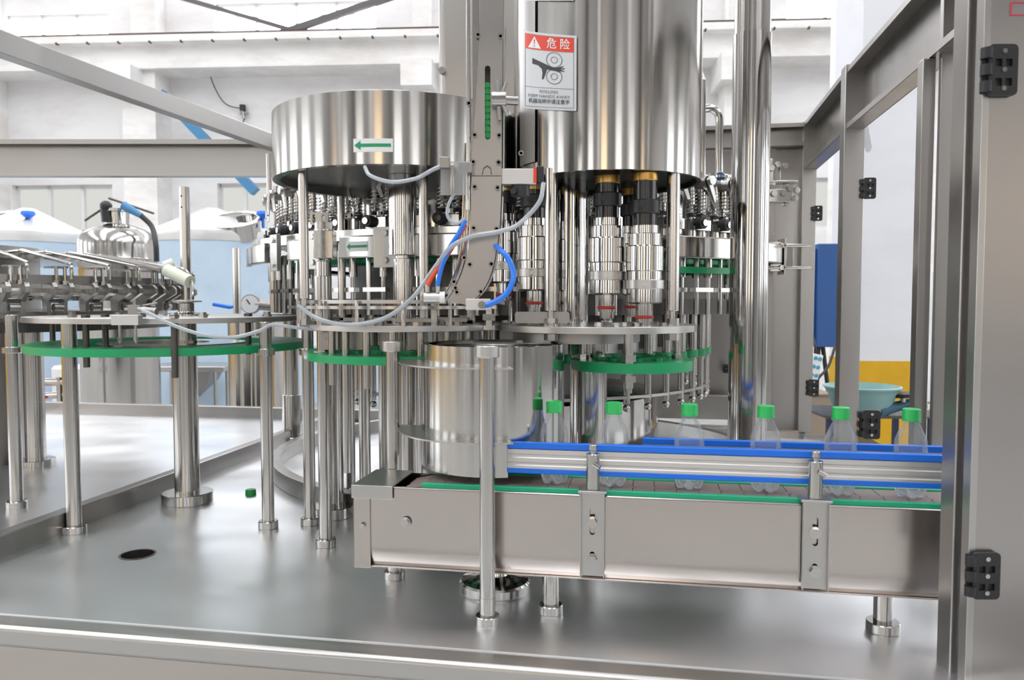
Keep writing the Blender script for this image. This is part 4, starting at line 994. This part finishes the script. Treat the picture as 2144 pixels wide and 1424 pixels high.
# torn film strip
q = atm(1812, 290, yC+.1)
MB().at(q.x, q.y, q.z).prism([(-.012, .05), (.008, .045), (.022, -.03), (.018, -.045), (.004, -.05), (-.006, -.02)], (), 0, .001, 'y').build('torn_film', 'clear_plastic', t)
# foreground door
DD = 1.20
pa = at(2044, 700, DD); 
t = thing('swing_door', 'large brushed steel door panel standing open at the right edge', 'door panel', (pa.x, DD, .2), 0)
MB().box(0, .5, 0, .025, 0, 2.6).build('door_sheet', 'door_steel', t, .003)
MB().box(-.0022, .0085, -.001, .02, 0, 2.6).build('edge_trim', 'plate_steel', t, .001)
hinge(t, at(2054, 150, DD).x-pa.x, -.001, at(2054, 150, DD).z-.2, .95)
hinge(t, at(2022, 1202, DD).x-pa.x, -.001, at(2022, 1202, DD).z-.2, .92)
q = at(2116, 18, DD-.001)
fr_ = MB().prism(rrect(q.x-pa.x, q.x-pa.x+.06, q.z-.2-.010, q.z-.2+.010, .002), [rrect(q.x-pa.x+.002, q.x-pa.x+.058, q.z-.2-.008, q.z-.2+.008, .002)], -.0015, 0, 'y').build('label_outline', 'label_pink', t)
t = thing('corner_post', 'narrow steel corner post beside the open door, conveyor ends behind it', 'post', (at(2008, 700, 1.235).x, 1.235, .2), 0)
MB().box(0, .028, 0, .04, 0, 2.6).build('post_body', 'frame_steel', t, .002)
# ---------------------------------------------------------------- LEFT OVERHEAD BEAMS
t = thing('slanting_beam', 'grey square beam running away from upper left to the small drum', 'beam', (0, 0, 0))
A = at(-60, 52, 2.28); B = at(572, 289, 3.75); d = (B-A); L = d.length; an = atan2(d.y, d.x)
m = MB(); m.T = Matrix.Translation(A) @ d.to_track_quat('X', 'Z').to_matrix().to_4x4()
m.box(0, L+.3, -.05, 0, -.068, 0).build('beam_body', 'frame_steel', t, .002)
t = thing('rear_beam', 'level channel beam crossing behind the rinser at left', 'beam', (0, 0, 0))
ya = 3.84
za = at(200, 297, ya).z; zb_ = at(200, 372, ya).z; xa = at(-80, 300, ya).x; xb2 = at(700, 300, ya).x
MB().box(xa, xb2, ya, ya+.004, zb_, za).box(xa, xb2, ya-.06, ya, za-.004, za).box(xa, xb2, ya-.05, ya, zb_, zb_+.004).box(xa, xb2, ya-.062, ya-.058, za-.022, za).box(xa, xb2, ya-.052, ya-.048, zb_, zb_+.02).build('channel', 'plate_steel', t)
p = at(388, 500, 2.9)
t = thing('bare_pole', 'bare upright steel pole with two holes behind the rinser', 'pole', (p.x, p.y, 1.055-.055))
MB().cyl(.0185, 0, at(388, 392, 2.9).z-1.0, 28).build('tube', 'tube_steel', t)
MB().boltf((-.004, -.0175, at(388, 412, 2.9).z-1), .003, .002, 10).boltf((-.004, -.0175, at(388, 435, 2.9).z-1), .003, .002, 10).build('hole_plug', 'black_plastic', t)
p = at(563, 360, 2.6)
tag(MB().rod((p.x, p.y, 1.9), (p.x, p.y, at(563, 322, 2.6).z), .009).build('thin_rod', 'tube_steel'), 'thin upright rod left of the small drum', 'rod')
# ---------------------------------------------------------------- RINSER
RD = 2.95; rc = at(-110, 590, RD); ro = 1.001; RRd = .845
t = thing('rinser_carousel', 'bottle rinser carousel with grey gripper arms and bent spray tubes', 'rinsing machine', (rc.x, rc.y, ro))
zr = .665-.001
MB().ann(RRd-.05, RRd-.012, zr-.012, zr+.016, 128).build('ring_beam', 'cast_steel', t)
MB().ann(RRd-.03, RRd+.0, zr-.040, zr-.026, 128).build('ring_track', 'machined_steel', t)
MB().ann(.4, RRd-.09, .545, .565, 96).build('lower_plate', 'cast_steel', t)
MB().cyl(.30, 0, .8, 48).build('centre_drum', 'frame_steel', t)
MB().ann(.30, .50, .745, .765, 64).build('tube_manifold', 'machined_steel', t)
MB().ann(.70, .74, .60, .615, 96).build('inner_rail', 'mirror_steel', t)
MB().ann(.70, .80, .50, .53, 96).build('under_ring', 'dark_steel', t)
NR = 42
angr = [a for a in (2*pi*k/NR for k in range(NR)) if cos(a+pi/3) > -.35]
# head at angle 0, radius along +x
g = MB()
for y_ in (-.025, .025):
    n0 = len(g.v)
    g.prism([(.795, .656), (.858, .656), (.870, .643), (.870, .625), (.822, .596), (.820, .562), (.79, .562), (.790, .608), (.832, .634), (.795, .636)], (), y_-.007, y_+.007, 'y')
g.box(.838, .846, -.02, .02, .618, .630).rod((.80, -.03, .60), (.80, .03, .60), .008, 10)
h = g.build('gripper_arm', 'cast_steel', t, .001)
MB().cyl(.0055, .655, .705, 8, .845, -.012).hexn(.010, .650, .662, .845, -.012).hexn(.009, .700, .706, .845, -.012).cut().cyl(.0055, .655, .705, 8, .845, .014).hexn(.010, .65, .662, .845, .014).cut().build_each('bolt', 'machined_steel', h)
MB().cbox(.82, 0, .705, .05, .05, .006).build('cap_plate', 'cast_steel', h)
MB().tube([(.858, .028, .668), (.858, .028, .700), (.852, .028, .712), (.835, .026, .720), (.60, .01, .765), (.56, .008, .768), (.45, .005, .765)], .0055, 8, 5).build('rinse_tube', 'tube_steel', h)
MB().rod((.825, -.014, .578), (.825, .014, .578), .013, 20).build('roller', 'cast_steel', h)
spin(h, t, angr)
t = thing('rinser_track_roller', 'pale plastic roller on a bent arm at the rinser right end', 'roller', (0, 0, 0))
p = at(373, 580, 2.6)
MB().rod(at(350, 566, 2.6), at(398, 590, 2.55), .021, 20).build('roller_body', 'white_plastic', t)
MB().tube([at(360, 562, 2.62), at(385, 565, 2.58), at(400, 590, 2.55), at(402, 620, 2.5), at(398, 650, 2.5)], .007, 10, 5).build('bent_arm', 'tube_steel', t)
MB().rod(at(345, 560, 2.65), at(365, 552, 2.66), .02, 18).build('spare_roller', 'white_plastic', t)
# left edge switch box
p = at(8, 755, 3.2)
t = thing('switch_box', 'white switch box with orange button at the left edge', 'switch', (p.x, p.y, at(8, 800, 3.2).z))
MB().box(-.05, .025, -.02, .02, 0, .17).build('box', 'white_metal', t, .004)
MB().boltf((0, -.02, .06), .022, .01, 20).build('button', 'wainscot_yellow', t)
MB().cyl(.012, -.2-p.z+p.z, 0, 12).build('stalk', 'tube_steel', t)
# ---------------------------------------------------------------- BACKGROUND VESSELS
def vessel(px, D, hw, ytop, label, name='storage_tank', cone=None, body='tube_steel', ybot=0, lid=False):
    p = at(px, 600, D); r = hw*D/F
    t = thing(name, label, 'tank', (p.x, p.y, 0)); return t, r, p
D = 6.2
t, r, p = vessel(249, D, 76, 440, 'pressure vessel with domed top, narrow neck and dark handles behind rinser')
zs = at(249, 510, D).z; zt = at(249, 470, D).z
zy = lambda y: at(249, y, D).z
MB().lathe([(.001, .25), (r*.8, .25), (r, .35), (r, zy(545)), (r*1.01, zy(543)), (r, zy(541)), (r, zy(515)), (r*.985, zy(506)), (r*.93, zy(495)), (r*.82, zy(486)), (r*.66, zy(479)), (r*.48, zy(474)), (r*.33, zy(470)), (.001, zy(469))], 64).build('shell', 'drum_steel', t)
zn = at(249, 442, D).z
MB().cyl(r*.31, zy(472), zn, 32).cyl(r*.42, zn-.01, zn+.012, 32).build('neck', 'machined_steel', t)
for k in range(3): a_ = k*2.1; MB().cyl(.04, 0, .32, 12, r*.7*cos(a_), r*.7*sin(a_)).build('leg', 'tube_steel', t)
for qa, qb in (((178, 462), (222, 432)), ((228, 415), (322, 447))):
    A = at(*qa, D-.1)-p; B = at(*qb, D-.1)-p; A.z += p.z; B.z += p.z; MB().rod(A, B, .009).build('wire_handle', 'dark_steel', t)
A = at(222, 432, D-.1)-p; A.z += p.z
MB().ball(A, .045).rod((A.x-.01, A.y, A.z+.02), (A.x, A.y, A.z-.12), .035).build('cable_clamp', 'black_plastic', t)
A = at(258, 430, D-.2)-p; B = at(296, 452, D-.2)-p; A.z += p.z; B.z += p.z
MB().rod(A, B, .035, 14, r2=.022).build('torch_handle', 'clamp_blue', t)
MB().tube([Vector((q.x, q.y, q.z+p.z)) for q in (at(296, 452, D-.2)-p, at(318, 475, D-.2)-p, at(326, 510, D-.3)-p, at(328, 548, D-.3)-p)], .02).build('cable', 'cable_dark', t)
for px, hw, lab, off in ((62, 175, 'conical-lidded tank wrapped in pale blue film at far left', 0), (448, 132, 'conical-lidded tank wrapped in pale blue film behind the bare pole', 1)):
    D = 8.3; t, r, p = vessel(px, D, hw if off else 118, 0, lab, 'film_wrapped_tank')
    ze = at(px, 492, D).z; za_ = at(px, 446, D).z+.05
    MB().lathe([(.001, .5), (r, .5), (r, ze-.06), (.001, ze-.06)], 64).build('body', 'film_blue', t)
    MB().lathe([(r+.005, ze-.10), (r+.02, ze-.05), (r+.02, ze), (r*.1, za_), (.001, za_)], 64).build('cone_lid', 'lid_white', t)
    q = at(px-60 if off == 0 else px+45, 472, D-r*.5)-p
    m = MB().at(q.x, -r*.5, at(px, 470, D-r*.5).z, rx=radians(24)); m.ann(.22, .24, -.12, .05, 32).ann(.22, .27, .04, .06, 32).cyl(.22, -.02, 0, 32); m.build('manhole', 'mirror_steel', t)
    kz = at(px, 447, D-r*.5).z
    MB().cyl(.015, kz-.15, kz, 10, q.x+.28, -r*.5).lathe([(.02, kz-.05), (.07, kz-.01), (.06, kz+.02), (.001, kz+.02)], 8, cx=q.x+.28, cy=-r*.5).build('valve_knob', 'blue_plastic', t)
    for k in range(3): a_ = k*2.1+.3; MB().cyl(.05, 0, .52, 12, r*.75*cos(a_), r*.75*sin(a_)).build('leg', 'tube_steel', t)
D = 5.4; t, r, p = vessel(534, D, 56, 0, 'small steel cylinder vessel standing behind the left round plate')
MB().lathe([(.001, .02), (r, .02), (r, at(534, 672, D).z), (r*.9, at(534, 668, D).z), (.001, at(534, 664, D).z)], 48).lathe([(r+.008, .75), (r+.012, .76), (r+.008, .77)], 48).build('shell', 'drum_steel', t)
MB().cyl(.03, at(534, 668, D).z-.02, at(534, 660, D).z, 12).build('outlet', 'tube_steel', t)
D = 5.0; p = at(528, 635, D)
t = thing('pressure_gauge', 'round pressure gauge with blue lever on a slim stand', 'gauge', (p.x, p.y, at(528, 664, D).z))
hz_ = at(528, 637, D).z-at(528, 664, D).z
MB().boltf((0, 0, hz_), .062, .04, 32).rod((.03, -.01, hz_), (.14, -.01, hz_-.01), .035).build('case', 'cast_steel', t)
MB().boltf((0, -.041, hz_), .055, .003, 32).build('dial', 'sticker_grey', t)
MB().rod((0, -.045, hz_), (-.02, -.045, hz_+.03), .004).build('needle', 'ink', t)
MB().cyl(.018, -at(528, 664, D).z, hz_-.05, 12).build('stand', 'tube_steel', t)
MB().rod((-.25, 0, hz_), (-.14, 0, hz_-.02), .012).rod((-.14, 0, hz_-.02), (-.06, 0, hz_), .01).build('lever', 'blue_plastic', t)
p = at(496, 600, 4.6)
tag(MB().cyl(.022, 0, at(496, 520, 4.6).z, 16).build('stand_pipe', 'tube_steel'), 'upright stand pipe beside the pressure gauge', 'pipe').location = (p.x, p.y, 0)
# funnel trough + valves behind the tray
p = at(418, 790, 7.3)
t = thing('drain_trough', 'low steel trough with pointed hopper behind the tray', 'trough', (p.x, p.y, 0))
zq = at(418, 775, 7.3).z
MB().lathe([(.001, zq-.25), (.03, zq-.22), (.18, zq-.10), (.24, zq), (.001, zq+.001)], 4, pi/4, pi/4+2*pi).build('hopper', 'cast_steel', t)
MB().cbox(-.05, 0, zq+.03, .75, .5, .05).build('trough_edge', 'plate_steel', t, .01)
for sx in (-.2, .2):
    for sy in (-.15, .15): MB().cyl(.015, 0, zq, 10, sx, sy).build('leg', 'tube_steel', t)
p = at(110, 800, 5.6)
t = thing('valve_cluster', 'cluster of shiny pipe valves with red and blue taps behind tray', 'valves', (p.x, p.y, 0))
MB().rod((-.12, 0, at(110, 800, 5.6).z), (.12, 0, at(110, 800, 5.6).z), .03).rod((-.1, 0, at(0, 830, 5.6).z), (.15, 0, at(0, 825, 5.6).z), .025).cyl(.03, 0, at(110, 790, 5.6).z, 14, .06).build('pipework', 'mirror_steel', t)
MB().boltf((-.1, -.03, at(0, 815, 5.6).z), .03, .02, 14).build('blue_tap', 'blue_plastic', t)
MB().boltf((-.07, -.03, at(0, 835, 5.6).z), .035, .02, 14).build('red_tap', 'red_light', t)
p = at(160, 770, 7.2)
tag(MB().lathe([(.001, 0), (.2, 0), (.2, at(0, 770, 7.2).z), (.18, at(0, 765, 7.2).z), (.001, at(0, 765, 7.2).z)], 32).build('steel_bucket', 'white_metal'), 'pale upright drum standing far behind the valve cluster', 'drum').location = (p.x, p.y, 0)
# ---------------------------------------------------------------- RIGHT BACKGROUND
p0 = at(1716, 400, 5.0); z0_ = at(1720, 727, 5.0).z; z1_ = at(1720, 510, 5.0).z
t = thing('blue_wall_cabinet', 'narrow blue electrical cabinet on legs behind the frame posts', 'cabinet', (p0.x, 5.0, 0))
MB().box(0, .19, 0, .25, z0_, z1_).build('box', 'blue_paint', t, .006)
MB().box(-.05, 0, .03, .22, z0_+.03, z1_-.03).build('door_leaf', 'blue_paint', t, .004)
MB().rod((.05, .1, z0_), (-.08, 0, 0), .014).rod((.08, .1, z0_), (.22, 0, 0), .014).rod((.06, .12, z0_), (.08, .25, 0), .014).build('stand_leg', 'black_plastic', t)
q = at(1706, 768, 4.6)
t = thing('socket_strip', 'pale multi-socket power strip dangling beside the blue cabinet', 'power strip', q, 0)
m = MB().at(ry=radians(12)); m.box(-.03, .03, -.015, .015, -.075, .075).build('strip_body', 'sticker_white', t, .004)
m = MB().at(ry=radians(12))
for zz in (-.05, 0, .05): m.boltf((-.012, -.014, zz), .012, .003, 12).boltf((.014, -.014, zz), .012, .003, 12)
m.build('outlet', 'socket_blue', t)
MB().tube([(0, 0, .07), (.0, .02, .15), (.03, .3, .3), (.06, .42, .36)], .008).tube([(.02, 0, -.07), (.1, .05, .0), (.16, .1, .12)], .008).build('cable', 'cable_dark', t)
# work table with basin and tools
D = 3.55; q0 = at(1722, 862, D); q1 = at(1952, 868, D); zt = at(1800, 868, D).z
t = thing('side_bench', 'small dark metal bench carrying the basin and power tools', 'bench', ((q0.x+q1.x)/2, D+.1, 0))
hwid = (q1.x-q0.x)/2
MB().box(-hwid, hwid, -.15, .22, zt-.012, zt).build('bench_top', 'dark_steel', t)
for sx in (-1, 1):
    for y_ in (-.13, .20): MB().box(sx*(hwid-.02)-.012, sx*(hwid-.02)+.012, y_-.012, y_+.012, 0, zt-.012).build('leg', 'dark_blue', t)
p = at(1804, 840, D+.05)
t = thing('plastic_basin', 'pale teal plastic washing basin standing on the side bench', 'basin', (p.x, p.y, zt))
r = 76*D/F; h_ = at(1804, 815, D).z-zt
MB().lathe([(.001, .003), (r*.66, .001), (r*.72, .01), (r*.90, h_*.80), (r*.99, h_), (r*1.03, h_+.004), (r*1.03, h_+.010), (r*.97, h_+.012), (r*.88, h_*.80), (r*.70, .014), (.001, .012)], 56).build('basin_shell', 'basin_teal', t)
p = at(1890, 868, D-.02)
t = thing('angle_grinder', 'dark teal power tool with black guard lying on the bench', 'power tool', (p.x, p.y, zt), 0)
m = MB().rod((-.10, -.02, .025), (.05, .02, .055), .026, 16, r2=.020).rod((-.125, -.025, .022), (-.10, -.02, .025), .030, 16); m.build('motor_body', 'tool_blue', t)
m = MB().at(.0, .0, .085, ry=radians(-5)); m.cyl(.055, 0, .016, 28).build('disc_guard', 'black_plastic', t)
MB().rod((.04, .02, .05), (.11, .01, .045), .022, 16).rod((.10, .01, .06), (.15, .01, .06), .012).rod((.0, .0, .06), (.0, .0, .09), .012).build('gear_head', 'mirror_steel', t)
MB().tube([(.09, -.05, .014), (.13, -.06, .02), (.16, -.05, .012)], .012).cbox(.10, -.06, .018, .08, .03, .03).build('tool_bits', 'cast_steel', t)
q = at(1934, 828, D)
tag(MB().rod((q.x-.004, q.y, q.z+.02), (q.x+.003, q.y, zt), .005).build('red_marker', 'red_light'), 'short red stick standing upright by the power tool', 'marker')
p = at(1835, 800, 5.05)
t = thing('leaning_board', 'grey metal panel leaning against the yellow pillar foot', 'panel', (p.x, 5.08, 0))
MB().box(-.10, .055, 0, .02, 0, at(1835, 765, 5.1).z).build('panel_sheet', 'white_metal', t)
MB().box(.050, .068, -.01, .03, 0, at(1835, 765, 5.1).z+.005).build('panel_edge', 'aluminium', t)
p = at(1714, 850, 4.4)
t = thing('wooden_crate', 'low wooden crate on the floor behind the frame posts', 'crate', (p.x, 4.5, 0))
MB().box(-.25, .12, 0, .3, 0, at(1714, 832, 4.4).z).build('crate_body', 'wood', t, .004)
MB().box(-.26, .13, -.01, .31, at(1714, 832, 4.4).z, at(1714, 829, 4.4).z).build('crate_lid', 'wood', t)
# clear plastic trays on deck behind the conveyor
q = atz(1650, 925)
t = thing('plastic_tray', 'crumpled clear plastic tray on deck behind the conveyor', 'tray', (q.x, q.y, 1.0), -.2)
MB().prism([(-.12, -.06), (.12, -.08), (.14, .05), (-.10, .07)], (), 0, .004).add([(-.12, -.06, 0), (.12, -.08, 0), (.15, -.10, .05), (-.15, -.08, .06)], [(0, 1, 2, 3)]).add([(.12, -.08, 0), (.14, .05, 0), (.18, .06, .05), (.15, -.10, .05)], [(0, 1, 2, 3)]).build('tray_sheet', 'clear_plastic', t)
# far rack right of the pillar
p0 = at(1946, 500, 4.6)
p0 = at(1947, 500, 6.9)
t = thing('far_cabinet', 'pale switch cabinet seen in the gap right of the pillar', 'cabinet', (p0.x, 6.45, 0))
MB().box(0, .5, 0, .4, 0, 1.85).build('cabinet_body', 'white_metal', t, .005)
b = MB()
for k in range(12): b.box(.01, .15, -.004, 0, 1.0+k*.06, 1.03+k*.06)
b.build('louvre', 'frame_steel', t)
